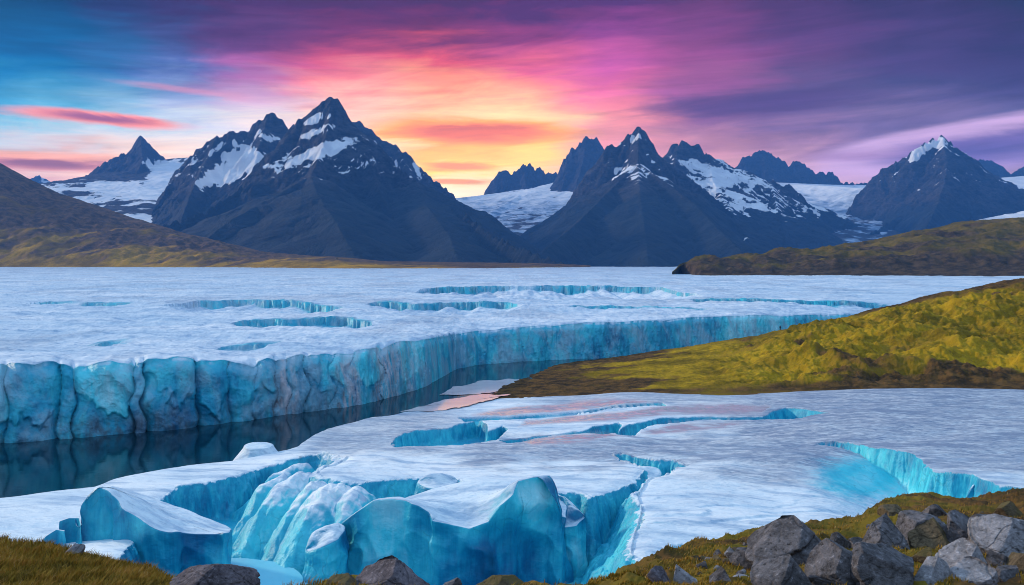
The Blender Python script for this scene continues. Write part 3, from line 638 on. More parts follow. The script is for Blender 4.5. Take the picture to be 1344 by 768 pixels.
# ------------------------------------------------------------------ near glacier: tilted sheet with crevasses cut into it
ZC = [(-300,660,1.0),(0,650,0.9),(60,690,1.1),(125,640,1.2),(190,630,1.6),(250,615,1.8),(330,598,2.0),(400,585,1.9),(230,645,2.0),(300,622,2.4),(400,600,2.6),(470,560,1.6),(535,540,0.8),(600,530,0.6),(650,524,0.6),(700,540,1.4),
      (900,518,2.7),(1344,513,4.7),(1900,508,5.5),(560,570,2.2),(640,570,2.4),(480,608,4.2),(560,600,3.9),(640,610,4.5),(640,640,4.8),(800,625,5.0),(740,600,4.2),(900,565,3.4),(1000,600,4.6),(1200,560,5.0),(880,690,5.2),(960,700,5.2),(1050,660,4.6),(1344,640,6.2),(1250,600,5.4),(1344,580,5.4),(1600,640,6.4),(440,625,4.6),(540,640,4.8),(750,660,4.8)]
zc = np.array([list(onz(px, py, z)) for px, py, z in ZC])
def zt(x, y):
    x = np.asarray(x, float); y = np.asarray(y, float)
    num = np.zeros(x.shape); den = num + 1e-12
    for cx, cy, cz in zc:
        r2 = (x - cx) ** 2 + ((y - cy) * 0.7) ** 2
        w = 1 / (r2 + 9.0) ** 1.7
        num += w * cz; den += w
    return num / den
def top(px, py, dz=0.0):                        # point of the sheet's top seen at this pixel
    z = 3.0
    for _ in range(14):
        p = onz(px, py, z); z = 0.5 * z + 0.5 * (float(zt(p[0], p[1])) + dz)
    return onz(px, py, z)
cols = spread([(-420, -20, 90), (-20, 1360, 1300), (1360, 2000, 110)])
EDGE = [(-600,672),(-300,664),(0,650),(60,643),(125,636),(150,626),(185,619),(220,612.5),(262,607),(305,603),(340,597),(367,590),(392,583),(410,570),(430,561),(470,551),(535,539),(570,533),(600,528.5),(645,522.5),(700,519),(760,517.5),(900,516),(1344,510.5),(2000,503)]
eP = np.array([top(px, py) for px, py in EDGE]); eb = CX + F * eP[:, 0] / eP[:, 1]
Ye = np.interp(cols, eb, eP[:, 1])
nr = 900
pynear = 800.0
Yn = np.full(len(cols), 58.0)
r = np.linspace(0, 1, nr)[:, None]
Y = 1 / (1 / Yn[None, :] + (1 / (Ye[None, :]) - 1 / Yn[None, :]) * r)
X = (cols - CX)[None, :] / F * Y
T = zt(X, Y)
# soft ripples and melt runnels on the sheet
flow = fbm(X / 5.5 + 0.15 * Y, Y / 2.4, 5, 120) * 0.10 + fbm(X / 18, Y / 10, 4, 121) * 0.45 + ridged(X / 3.4, Y / 1.3, 4, 122) * 0.05
swell = sm(5, 14, Ye[None, :] - Y)
T = T + flow * (0.3 + 0.7 * swell)
ter = (X * 0.10 - Y * 0.19 + 0.8 * fbm(X / 16, Y / 7, 4, 124)); ter = ter - np.floor(ter)
T += 0.16 * (sm(0.0, 0.75, ter) - sm(0.86, 1.0, ter)) * sm(835, 870, CX + F * X / Y) * sm(640, 660, HY + F * (H - 5) / Y)
wob = 0.55 * fbm(X / 3.0, Y / 3.0, 3, 130) + 0.22 * ridged(X / 1.4, Y / 1.4, 3, 131) + 0.08 * fbm(X / 0.6, Y / 0.6, 3, 132)
wob2 = 0.9 * ridged(X / 2.6, Y / 9.0, 3, 134)
bright = np.zeros_like(T); bare = np.zeros_like(T)
def carve(Z, verts, floor, lip=0.35, rag=1.0, glow=0.0, roll=0.0, zoff=0.0, qd=(0.15, 0.9)):
    P3 = [(*top(v[0], v[1]), v[2]) for v in verts]
    P = [(q[0], q[1]) for q in P3]
    xs = [q[0] for q in P]; ys = [q[1] for q in P]
    k = (X > min(xs) - 5) & (X < max(xs) + 5) & (Y > min(ys) - 5) & (Y < max(ys) + 5)
    x, y = X[k], Y[k]; base = Z[k]
    ins = inside(x, y, P); n_ = wob[k] * rag
    best = np.full(x.shape, -1e9); dm = np.full(x.shape, 1e9); tk = T[k]
    for q, a, b in zip(P3, P, P[1:] + P[:1]):
        d, t = seg_dist(x, y, a, b)
        dm = np.minimum(dm, d)
        e = np.maximum(np.where(ins, d, -d) + n_ * (1.0 if q[3] > 0.6 else 0.3), 0)
        lp = lip if q[3] > 0.6 else 9.0
        e = np.where(e < lp, e * e / (2 * lp), e - lp / 2)
        zl_ = q[2] + zoff
        best = np.maximum(best, (zl_ + 0.5 * (tk - zl_) * np.exp(-d / 2.0) if q[3] > 0.6 else tk) - q[3] * e)
    dd = np.where(ins, dm, -dm) + n_
    low = floor + 0.35 * n_
    cut = np.maximum(best, low)
    z = np.where(ins, cut, np.where((dd > 0) & (dm < 1.2) & (rag > 0.76 or rag < 0.74), np.minimum(base, cut), base))
    if roll: z = np.where(ins, z, z - roll * np.exp(-dm / (roll * 2.2)))
    # ease the join between the old surface and the cut right at the edge
    w_ = sm(-0.25, 0.5, dd)
    z = np.where(ins, base + (z - base) * np.maximum(w_, sm(0.0, 0.7, dm)), z)
    Z[k] = z
    q = sm(qd[0], qd[1], base - z)
    bare[k] = np.maximum(bare[k], q)
    bright[k] = np.maximum(bright[k], glow * q)
def T0(x, y): return zt(x, y)
Zf = T.copy()
ST, FL = 3.2, 0.75
MAIN = [(428,597,ST),(400,600,ST),(343,613,ST),(320,620,ST),(293,627,ST),(270,632,ST),(230,637,ST),(213,650,ST),(200,662,ST),(190,690,ST),(150,740,ST),(80,900,3),(840,900,3),(900,800,2.5),
        (965,724,2.5),(942,709,2.5),(880,714,2.5),(850,738,2.0),(828,728,1.3),(832,706,1.3),(838,690,1.3),(843,669,1.4),(836,646,2.0),(850,631,ST),(872,624,ST),(885,618,ST),(905,610,ST),(882,601,ST),(860,601,ST),(837,599,ST),(815,594,ST),(803,596,ST),
        (815,603,ST),(838,609,ST),(845,618,ST),(832,632,3.5),(805,639,3.5),(776,653,3.5),(765,645,3.5),(731,648,3.5),(700,645,3.5),(650,640,3.0),(601,628,3.0),(575,624,3.0),(541,625,2.6),(500,630,2.4),(474,632,2.2),(440,630,1.6),(424,626,1.1),(416,622,FL),(428,612,FL),(446,606,FL),(456,601,1.2)]
carve(Zf, MAIN, -2.6, 1.1, 1.0, 0.15, roll=0.25)
carve(Zf, [(512,579,5),(515,577,4),(530,570,4),(549,564,4),(570,561,4),(593,559,4),(612,554,4),(627,551.5,4),(639,556,4),(640,564,4),(652,561,4),(660,557,3),(668,562,2),(660,572,2),(652,579,5),(640,580,6),(580,584,6),(519,588.5,6)], -0.6, 0.2, 0.6, 0.25)
carve(Zf, [(655,579,3),(675,576,3),(700,571.5,3),(760,565,3),(800,557,3),(813,553,3),(817,558,3),(812,566,4),(770,571,4),(700,578,4),(672,582,4)], 0.6, 0.15, 0.35, 0.1)
carve(Zf, [(806,566,3),(830,556,3),(868,547.5,3),(930,546,3),(1000,545.5,3),(1014,538,3),(1032,534.5,3),(1062,536,3),(1088,541.5,3),(1050,547,4),(1000,551,4),(940,553,4),(880,555,4),(850,561,4),(834,569,4),(812,570,4)], 0.9, 0.15, 0.35, 0.1)
carve(Zf, [(600,548,3),(672,546.5,3),(760,538,3),(870,529,3),(875,531.5,3),(760,543,3),(680,551,3),(610,553,3)], 0.9, 0.15, 0.3, -0.2)
# blue basin with a tall bright wall on its far side
carve(Zf, [(1062,586,3.0),(1080,578,3.4),(1097,576.5,3.4),(1120,580,3.4),(1140,586,3.4),(1170,592,3.4),(1202,600,3.4),(1210,606,3.4),(1224,619,3.4),(1250,622,3.4),(1274,623,3.4),(1294,630,3.0),(1312,641,2.4),(1400,655,2),(1420,800,0.5),(1230,780,0.5),(1110,720,0.5),(1040,665,0.5),(1020,630,0.5),(1034,602,0.5)], -0.9, 0.35, 0.75, 1.5, qd=(1.8, 5.2))
def buttress(Z, a, b, w0, w1, k=0.85, seed=0):
    A, B_ = onz(*a), onz(*b)
    d, t = seg_dist(X + 0.5 * fbm(X / 3, Y / 3, 3, 156), Y + 0.5 * fbm(X / 3, Y / 3, 3, 157), A, B_)
    w = w0 + (w1 - w0) * t
    zz = A[2] + (B_[2] - A[2]) * t ** 1.9 - k * d ** 1.8 / w + 0.34 * fbm(X / 3.2, Y / 3.2, 3, 158) + 0.10 * ridged(X / 1.3, Y / 2.2, 3, 159)
    up = sm(-0.1, 0.25, zz - Z) 
    n_ = np.maximum(Z, zz); bare[:] = np.where(zz > Z, 1.3 * (1 - sm(0.6, 3.0, zz)), bare); bright[:] = np.maximum(bright, 0.40 * (zz > Z))
    Z[:] = n_
for a, b, w0, w1 in [((372,622,3.9),(312,702,-1.5),1.6,1.2),((398,620,4.5),(318,722,-1.6),2.9,1.5),((420,632,4.6),(352,738,-1.9),1.7,1.3),((440,636,4.9),(372,752,-1.8),3.6,1.8),((470,640,4.8),(425,760,-2),2.4,1.6),((395,607,3.2),(335,650,0.4),1.4,1.2)]:
    buttress(Zf, a, b, w0, w1)
edge = sm(-0.02, 1.3, Ye[None, :] - Y)
Zf = -0.25 + (Zf + 0.25) * edge ** 0.5
px_ = np.broadcast_to(cols, X.shape); py_ = HY + F * (H - Zf) / Y
dirt = 1.0 * sm(840, 1010, px_ + 60 * fbm(X / 12, Y / 12, 3, 140)) * sm(655, 590, py_ + 22 * fbm(X / 9, Y / 6, 3, 141))
dirt = np.maximum(dirt, 0.9 * sm(560, 640, px_) * sm(620, 596, py_ + 14 * fbm(X / 7, Y / 5, 3, 142)) * sm(566, 580, py_ + 8 * fbm(X / 7, Y / 5, 3, 143)))
dirt = np.maximum(dirt, 0.75 * sm(360, 440, px_) * sm(640, 560, px_) * sm(606, 585, py_ + 10 * fbm(X / 7, Y / 5, 3, 144)))
dirt = np.maximum(dirt, 0.8 * sm(640, 760, px_) * sm(536, 524, py_ + 6 * fbm(X / 20, Y / 10, 3, 145)))
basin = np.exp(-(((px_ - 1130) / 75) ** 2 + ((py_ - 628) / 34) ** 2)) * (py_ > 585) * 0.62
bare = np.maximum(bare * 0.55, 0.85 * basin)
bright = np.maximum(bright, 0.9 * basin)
low = np.zeros_like(T)
wet = np.zeros_like(T); wn = 7 * fbm(X / 14, Y / 8, 4, 150)
for poly in ([(680,560),(740,556),(812,551),(868,544),(1000,543.5),(1010,534),(960,530),(870,533),(760,545),(690,553)], [(842,568),(880,557),(940,554.5),(985,554),(950,562),(900,567),(860,570)], [(684,579),(740,572.5),(800,568),(815,572),(770,578),(700,585)], [(660,548),(760,537),(860,527),(800,524),(680,533),(620,545)]):
    wet = np.maximum(wet, 1 - sm(-3, 3, sdf(px_, py_, poly) + wn * 0.35))
grid_obj('glacier', X, Y, Zf, ICE, attrs={'dirt': dirt, 'debris': low, 'pale': low, 'bright': bright, 'bare': bare, 'wet': wet},
         kind='structure', label='near glacier sheet cut by deep turquoise crevasses', cat='glacier')


wy = np.concatenate([np.linspace(0, 1, 60)])[:, None]
Yq = (Ye[None, :] - 1.2) + (430.0 - Ye[None, :]) * wy ** 1.6
Xq = (cols - CX)[None, :] / F * Yq
grid_obj('water', Xq, Yq, 0 * Xq, WATER, kind='structure', label='dark teal meltwater channel under the ice cliff', cat='water')
# ------------------------------------------------------------------ shallow pools
def sheet(name, outline, z, mat, label, cat, zoff=0.0, kind='structure', ragged=2.2):
    P = np.array([onz(px, py, z) if not callable(z) else z(px, py) for px, py in outline])
    P = np.stack([P + (np.roll(P, -1, 0) - P) * k for k in np.linspace(0, 1, 12, endpoint=False)], 1).reshape(-1, 3)
    P[:, 1] += ragged * fbm(P[:, 0] / 5, P[:, 1] / 9, 4, 160); P[:, 0] += 0.3 * ragged * fbm(P[:, 0] / 4, P[:, 1] / 6, 3, 161)
    c = P.mean(0); n = len(P); zz = P[:, 2].mean() if zoff is None else None
    if zz is not None: P[:, 2] = zz; c[2] = zz
    V = np.concatenate([P, c[None]]); T_ = [(i, (i + 1) % n, n) for i in range(n)]
    return mesh_obj(name, V, T_, mat, kind=kind, label=label, cat=cat, smooth=False)
sheet('water', [(528,540),(555,532),(585,524),(640,517.5),(672,517.5),(645,524),(612,533),(580,540)], 0.9, POOL_SHEEN, 'pink mirror pool at the tip of the mossy spur', 'pool')
sheet('water', [(576,518),(596,508),(628,501.5),(665,497.5),(702,497.5),(722,499),(700,505),(665,512),(630,518)], 0.10, POOL_SHEEN, 'pink shallow water at the edge of the dark channel', 'pool')
# ------------------------------------------------------------------ free standing ice blocks
def chaikin(P, n=1):
    for _ in range(n):
        Q = np.roll(P, -1, 0); P = np.stack([0.8 * P + 0.2 * Q, 0.2 * P + 0.8 * Q], 1).reshape(-1, P.shape[1])
    return P
def resample(P, n):
    Q = np.concatenate([P, P[:1]]); d = np.concatenate([[0], np.cumsum(np.linalg.norm(np.diff(Q, axis=0), axis=1))])
    t = np.linspace(0, d[-1], n, endpoint=False)
    return np.stack([np.interp(t, d, Q[:, i]) for i in range(Q.shape[1])], -1)
def ice_block(ring, zb, label, n=260, nv=60, nc=26, batter=0.12, lip=0.45, facet=0.5, fs=2.4, seed=0, bright=0.3, bare=0.5, smooth_ring=2, crown=0.25, mat=None, bfun=None):
    P = np.array([at(*p) for p in ring])
    area = 0.5 * np.sum(P[:, 0] * np.roll(P[:, 1], -1) - np.roll(P[:, 0], -1) * P[:, 1])
    if area < 0: P = P[::-1]
    P = resample(chaikin(P, smooth_ring), n)
    tn = np.roll(P, -1, 0) - np.roll(P, 1, 0); N = np.stack([tn[:, 1], -tn[:, 0]], -1); N /= np.linalg.norm(N, axis=1)[:, None] + 1e-9
    for _ in range(4): N = (np.roll(N, 1, 0) + N * 2 + np.roll(N, -1, 0)); N /= np.linalg.norm(N, axis=1)[:, None]
    rows = []
    for v in np.linspace(0, 1, nv):                       # wall, top to bottom
        hz_ = P[:, 2] - lip - v * (P[:, 2] - lip - zb)
        off = batter * (P[:, 2] - hz_)
        x = P[:, 0] + N[:, 0] * off; y = P[:, 1] + N[:, 1] * off
        q = np.array([x, y, hz_]) / fs
        wx = 0.3 * perlin3(*(q * 1.3), seed); 
        f1, _, _ = worley3(q[0] + wx, q[1] * 0.8 + wx, q[2] * 0.62 + 0.35 * q[0], seed)
        g1, _, _ = worley3(q[0] * 2.3 + wx, q[1] * 2.0, q[2] * 1.3 - 0.5 * q[0], seed + 1)
        dsp = facet * (1.5 * np.minimum(f1, 1) ** 2 + 0.35 * np.minimum(g1, 1) ** 2 - 0.75) + 0.05 * fbm3(*(q * 3.0), 4, seed)
        dsp = dsp * (0.35 + 0.65 * sm(0.0, 0.22, v))
        rows.append(np.stack([x + N[:, 0] * dsp, y + N[:, 1] * dsp, hz_], -1))
    rows = rows[::-1]
    for a in np.linspace(0, np.pi / 2, 7)[1:]:            # rolled lip
        e = rows[-1 if a == 0 else nv - 1]
        inn = lip * (1 - np.cos(a)); up = lip * np.sin(a)
        rows.append(np.stack([e[:, 0] - N[:, 0] * inn, e[:, 1] - N[:, 1] * inn, e[:, 2] + up], -1))
    E = rows[-1]; c = E.mean(0)
    A = np.c_[E[:, :2] - c[:2], np.ones(n)]; co_, *_ = np.linalg.lstsq(A, E[:, 2], rcond=None)
    for k in np.linspace(0, 1, nc)[1:]:
        xy = E[:, :2] + (c[:2] - E[:, :2]) * k
        pl = (xy - c[:2]) @ co_[:2] + co_[2]
        dd_ = (xy[:, None, 0] - E[None, :, 0]) ** 2 + (xy[:, None, 1] - E[None, :, 1]) ** 2; wt = 1 / (dd_ + 1e-3) ** 1.6
        z = (wt * E[None, :, 2]).sum(1) / wt.sum(1)
        z = z + crown * (1 - (1 - k) ** 2) + (0.10 * fbm(xy[:, 0] / 1.6, xy[:, 1] / 0.8, 4, seed + 3) + 0.12 * fbm(xy[:, 0] / 5, xy[:, 1] / 3, 3, seed + 4)) * sm(0, 0.2, k)
        rows.append(np.stack([xy[:, 0], xy[:, 1], z], -1))
    R = np.array(rows); nr_ = len(R)
    vv = np.linspace(0, 1, nr_)[:, None] * np.ones((1, n))
    wall = (np.arange(nr_) < nv + 2)[:, None] * np.ones((1, n))
    q = R / 5.0
    br = bright * (-0.7 + 2.6 * np.clip(0.5 + 1.1 * perlin3(q[..., 0], q[..., 1], q[..., 2] * 0.8, seed + 6), 0, 1))
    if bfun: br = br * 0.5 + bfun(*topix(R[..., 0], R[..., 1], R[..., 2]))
    return mesh_obj('ice_block', R, grid_quads(nr_, n, True), mat or ICE_BLOCK, attrs={'bare': bare * wall, 'bright': br * wall, 'dirt': 0 * wall, 'debris': 0 * wall, 'pale': 0 * wall},
                    label=label, cat='ice block', group='free blocks of glacier ice')
ice_block([(446,688,91),(462,676,90.5),(489,657.5,90),(512,655,89.5),(531,657,89),(548,664,88.4),(560,672,88),(565,684,87),(590,688,86.8),(616,693,86.7),(642,685,86.8),(657,663,87.3),(673,648,87.8),(679,631,88.8),(700,626,89.3),(720,625,89.4),(726,640,89),(732,658,88.6),(738,677,88.2),(745,679,90.5),(742,660,93.5),(725,640,95.5),(671,629,97.5),(638,628,98.5),(605,632,98),(567,641,97),(520,657,96),(480,674,95)],
          -3.0, 'largest ice block, blue fractured front and white top, filling the crevasse at centre', n=420, nv=90, nc=40, batter=0.06, lip=0.16, facet=1.0, fs=3.4, seed=3, bright=0.6, crown=0.1, smooth_ring=0, bfun=lambda px, py: 1.3 * np.exp(-((px - 508) / 40) ** 2) + 1.1 * np.exp(-((px - 705) / 30) ** 2 - ((py - 655) / 32) ** 2) - 0.55 * np.exp(-((px - 640) / 60) ** 2 - ((py - 740) / 40) ** 2))  # light on two facets and shade at lower middle painted into the colour
ice_block([(101,673,89.5),(112,655,89.8),(127,639,90.2),(143,644,89.6),(152,655,89),(160,667,88.2),(187,683,87),(207,696,86.5),(222,699,86.3),(235,697,86.4),(241,699,87.2),(262,701,87.1),(285,701,87),(294,700,86.4),(305,698,88),(304,693,91),(262,674,93.5),(213,657,96),(170,642,97.5),(140,636,97)],
          -3.0, 'wedge shaped ice block with a white ramp top above the grassy bank', n=340, nv=80, nc=34, batter=0.04, lip=0.18, facet=0.8, fs=3.0, smooth_ring=1, seed=8, bright=0.45, crown=0.15)
ice_block([(50,716,88),(60,704,88),(74,695,88.5),(84,697,88),(87,712,88),(80,706,90),(60,708,90)], -2, 'low leaning ice shard, leftmost of two beside the wedge block', n=120, nv=30, nc=12, lip=0.10, facet=0.15, fs=1.5, smooth_ring=0, seed=12, bare=0.25, bright=0.2, bfun=lambda px, py: 0.6 + 0 * px, crown=0.0)
ice_block([(78,684,90),(90,680,90),(103,680,90),(106,690,89),(106,702,91),(85,694,91.5)], -2, 'square ice shard wedged against the left face of the wedge block', n=120, nv=30, nc=12, lip=0.10, facet=0.15, fs=1.5, smooth_ring=0, seed=15, bare=0.25, bright=0.2, bfun=lambda px, py: 0.6 + 0 * px, crown=0.0)
ice_block([(320,584,131),(330,580.5,132),(350,580,132),(359,583,131),(352,588,129),(326,589,129)], 0.6, 'smooth pale ice hump standing at the edge of the dark channel', n=140, nv=30, nc=14, batter=0.75, lip=0.3, facet=0.15, fs=2.0, seed=18, bright=1.5, bare=-0.6, crown=0.15)
ice_block([(398,724,87),(404,706,88),(412,694,89),(428,688,90),(446,684,91),(456,690,90),(446,706,87),(424,716,86)], -3, 'rounded ice block tucked against the left side of the largest block', n=180, nv=50, nc=18, batter=0.12, lip=0.5, facet=0.5, fs=1.8, seed=21, bright=0.35, crown=0.2)
ice_block([(729,649,94.5),(742,652,93.6),(757,665,92.6),(770,678,92),(757,690,91),(742,692,91),(735,674,92),(738,660,95)], -3, 'small tilted triangular ice block right of the largest block', n=140, nv=50, nc=14, batter=0.05, lip=0.08, facet=0.5, fs=1.8, smooth_ring=0, seed=24, bright=0.5, crown=0.0)
ice_block([(545,632,100),(558,622,101),(574,619.5,102),(594,623,102),(603,630,101.5),(592,637,99),(565,641,98)], 1.0, 'small rounded ice nub on the step behind the largest block', n=140, nv=30, nc=14, batter=0.3, lip=0.5, facet=0.25, fs=1.4, seed=27, bright=0.4, crown=0.1)
ice_block([(806,620,107),(822,612.5,109),(846,610.5,110),(866,613,110),(870,621,108),(858,629,105.5),(834,632,105),(815,628,105.5)], -1.0, 'low rounded ice block lying in the crevasse right of the hump', n=160, nv=36, nc=14, batter=0.25, lip=0.6, facet=0.3, fs=1.8, seed=30, bright=0.7, crown=0.15)
ice_block([(1266,656,98),(1274,637,98.5),(1280,634,98.8),(1286,645,98),(1284,656,97.5)], 0.0, 'pale pointed ice shard at the right end of the turquoise wall', n=100, nv=26, nc=10, batter=0.25, lip=0.2, facet=0.2, fs=1.2, seed=33, bright=0.3, bfun=lambda px, py: 1.2 + 0 * px, crown=0.0)
ice_block([(1284,654,99),(1294,644,100),(1312,640,101),(1330,643,101),(1330,655,99)], 0.0, 'rounded pale ice lump beside the pointed shard at the right', n=120, nv=26, nc=12, batter=0.3, lip=0.5, facet=0.2, fs=1.4, seed=36, bright=1.6, bare=0.1, crown=0.2)
# milky pool on the crevasse floor
sheet('water', [(285,800),(292,752),(302,733),(330,734),(365,738),(388,744),(400,760),(420,800)], -1.35, MILK, ragged=0.5, label='milky turquoise pool on the floor of the crevasse', cat='pool')

# ------------------------------------------------------------------ the bank at our feet
CREST = [(-1200,640,8.5),(-400,682,8),(0,706,7.6),(60,715,7.4),(120,725,7.2),(200,748,6.6),(232,760,6.2),(270,774,5.5),(330,784,5.0),(380,779,5.05),(440,769,5.3),(470,766,5.4),(560,775,5.2),(690,776,5.15),(770,772,5.3),(800,760,5.8),(850,737,6.8),(920,717,8),(960,704,8.6),(1000,695,9),(1075,687,9.6),(1130,681,10),(1160,657,11.2),(1200,649,12),(1260,656,11.6),(1310,651,12),(1344,643,12.5),(1700,600,14),(2600,560,15)]
cc = np.array(CREST, float)
Y0, P0 = 4.55, 790.0
def bank_Y(px, py):
    pc = np.interp(px, cc[:, 0], cc[:, 1]); Yc_ = np.interp(px, cc[:, 0], cc[:, 2])
    t = np.clip((P0 - py) / np.maximum(P0 - pc, 1), 0, 1)
    return 1 / (1 / Y0 + (1 / Yc_ - 1 / Y0) * t)
cols = spread([(-1200, -30, 90), (-30, 1370, 760), (1370, 2600, 90)])
pc = np.interp(cols, cc[:, 0], cc[:, 1]); Yc_ = np.interp(cols, cc[:, 0], cc[:, 2])
rows_ = []
for y in np.linspace(0.6, Y0, 16)[:-1]:
    rows_.append((np.full(len(cols), y), np.full(len(cols), 28.40 + (H - (P0 - HY) / F * Y0 - 28.40) * (y / Y0) ** 2)))
for t in np.linspace(0, 1, 190):
    py = P0 + (pc - P0) * t
    Yr = 1 / (1 / Y0 + (1 / Yc_ - 1 / Y0) * t); rows_.append((Yr, H - (py - HY) / F * Yr))
Zcr = H - (pc - HY) / F * Yc_
for t in np.linspace(0, 1, 70)[1:]:
    d = 34 * t ** 1.6; rows_.append((Yc_ + d, Zcr - 0.37 * d - 0.62 * np.maximum(d - 0.5 + 0.0, 0) * sm(0, 2.5, d)))
Y = np.array([r[0] for r in rows_]); Z = np.array([r[1] for r in rows_]); X = (cols - CX)[None, :] / F * Y
gt = sm(0, 0.8, Y - 3.6)
left = sm(420, 300, cols)[None, :]
lump = 0.05 * fbm(X / 0.45, Y / 0.45, 5, 200) + 0.045 * ridged(X / 0.9, Y / 0.9, 3, 206) * (1 - left) + 0.02 * fbm(X / 0.12, Y / 0.12, 3, 203)
Zb = Z + lump * gt * (0.55 + 0.45 * (1 - left)) - 0.02
brn = 0.30 + 0.45 * (1 - left) * np.clip(0.6 * fbm(X / 0.8, Y / 0.8, 4, 210) + 0.35, 0, 1) + 0.25 * sm(1180, 1330, cols)[None, :] + 0 * X
grid_obj('ground', X, Y, Zb, MOSS, attrs={'brown': brn}, kind='structure', label='mossy bank in front with boulders and autumn coloured turf', cat='ground')
def bank_point(px, py):
    Yp_ = float(bank_Y(px, py)); return np.array([(px - CX) / F * Yp_, Yp_, H - (py - HY) / F * Yp_])

# turf: short curved blades
m, nt, bs = material('turf_blades')
tint = nt.attr('tint')
col = nt.ramp(tint, [(0.0, (0.05, 0.038, 0.007)), (0.3, (0.15, 0.10, 0.010)), (0.6, (0.32, 0.195, 0.016)), (0.82, (0.38, 0.17, 0.024)), (1.0, (0.42, 0.29, 0.12))])
put(nt, bs, Base_Color=col, Roughness=0.8, Specular_IOR_Level=0.2)
TURF = m
def turf(n, region, hgt, seed):
    rg = np.random.default_rng(seed)
    px = rg.uniform(region[0], region[1], n); tpy = rg.uniform(0, 1, n)
    pcx = np.interp(px, cc[:, 0], cc[:, 1]); py = pcx - 3 + (region[2] - pcx) * tpy ** 0.8
    Yy = bank_Y(px, np.maximum(py, pcx)); Xx = (px - CX) / F * Yy
    cl = fbm(Xx / 0.35, Yy / 0.35, 3, 220) + 0.5 * fbm(Xx / 0.1, Yy / 0.1, 2, 221)
    keep = cl > region[3]; px, Yy, Xx, cl = px[keep], Yy[keep], Xx[keep], cl[keep]; n = len(px)
    pcx = np.interp(px, cc[:, 0], cc[:, 1]); py = py[keep]
    lf = sm(420, 300, px)
    lm = 0.05 * fbm(Xx / 0.45, Yy / 0.45, 5, 200) + 0.045 * ridged(Xx / 0.9, Yy / 0.9, 3, 206) * (1 - lf) + 0.02 * fbm(Xx / 0.12, Yy / 0.12, 3, 203)
    Zz = H - (np.maximum(py, pcx) - HY) / F * Yy + lm * (0.55 + 0.45 * (1 - lf)) - 0.025
    a = rg.uniform(0, 2 * np.pi, n); h = hgt * rg.uniform(0.5, 1.2, n) * (0.7 + 0.6 * np.clip(cl + 0.3, 0, 1)); w = rg.uniform(0.0016, 0.0034, n)
    ln = rg.normal(0, 0.45, n) * h; lx, ly = np.cos(a) * ln + 0.25 * h, np.sin(a) * ln
    sx, sy = -np.sin(a) * w, np.cos(a) * w
    V = np.stack([np.stack([Xx - sx, Yy - sy, Zz], -1), np.stack([Xx + sx, Yy + sy, Zz], -1),
                  np.stack([Xx + sx * .8 + lx * .35, Yy + sy * .8 + ly * .35, Zz + h * .6], -1), np.stack([Xx - sx * .8 + lx * .35, Yy - sy * .8 + ly * .35, Zz + h * .6], -1),
                  np.stack([Xx + lx, Yy + ly, Zz + h], -1)], 1)
    b = np.arange(n) * 5
    Q = np.concatenate([np.stack([b, b + 1, b + 2], -1), np.stack([b, b + 2, b + 3], -1), np.stack([b + 3, b + 2, b + 4], -1)])
    tint = np.repeat(np.clip(0.45 + 0.35 * cl + rg.normal(0, 0.16, n), 0, 1), 5)
    return V.reshape(-1, 3), Q, tint
Vs, Qs, Ts, o_ = [], [], [], 0
for args in [(70000, (-40, 275, 800, -0.9), 0.055, 1), (60000, (760, 1380, 790, -0.05), 0.026, 2), (6000, (275, 760, 800, -0.2), 0.04, 3)]:
    V, Q, tt = turf(*args); Vs.append(V); Qs.append(Q + o_); Ts.append(tt); o_ += len(V)
mesh_obj('grass', np.concatenate(Vs), np.concatenate(Qs), TURF, attrs={'tint': np.concatenate(Ts)}, kind='stuff', label='short amber and green turf on the near bank', cat='grass')

# ------------------------------------------------------------------ boulders
def ico(sub):
    import bmesh
    bm = bmesh.new(); bmesh.ops.create_icosphere(bm, subdivisions=sub, radius=1)
    V = np.array([v.co[:] for v in bm.verts]); Q = np.array([[v.index for v in f.verts] for f in bm.faces]); bm.free()
    return V, Q
ICO5, ICO3 = ico(6), ico(3)
def rock_shape(seed, cuts=11, sharp=0.025, base=ICO5, lean=0.0, rough=0.05, planes=(), crack=None):
    rg = np.random.default_rng(seed); V, Q = base; p = V * 1.25
    dirs = [(np.array(n_, float) / np.linalg.norm(n_), c_) for n_, c_ in planes]
    for _ in range(cuts):
        n_ = rg.normal(size=3); n_[2] = abs(n_[2]) * 0.8 if rg.random() < .75 else n_[2]; n_ /= np.linalg.norm(n_); dirs.append((n_, rg.uniform(0.48, 0.9)))
    for n_, c_ in dirs:
        d = p @ n_ - c_; e = np.where(d > sharp, d, np.where(d > -sharp, (d + sharp) ** 2 / (4 * sharp), 0)); p = p - e[:, None] * n_
    q = p * 1.6 + seed * 3.1
    r = rough * (1.1 * fbm3(q[:, 0], q[:, 1], q[:, 2], 4, seed) + 0.35 * fbm3(q[:, 0] * 5, q[:, 1] * 5, q[:, 2] * 5, 3, seed + 7))
    f1, f2, cid = worley3(q[:, 0] * 0.9, q[:, 1] * 0.9, q[:, 2] * 1.4, seed)
    r += rough * 0.7 * sm(0, 0.1, f2 - f1)
    if crack:
        cn = np.array(crack[0], float) / np.linalg.norm(crack[0]); dc = p @ cn - crack[1] + 0.05 * fbm3(q[:, 0] * 2, q[:, 1] * 2, q[:, 2] * 2, 3, 44)
        r = r - 0.13 * np.exp(-(dc / 0.022) ** 2) + 0.035 * np.tanh(dc / 0.02)
    p = p * (1 + r)[:, None]; p[:, 0] += lean * p[:, 2]
    p -= (p.max(0) + p.min(0)) / 2; p /= (p.max(0) - p.min(0)) / 2
    return p, Q
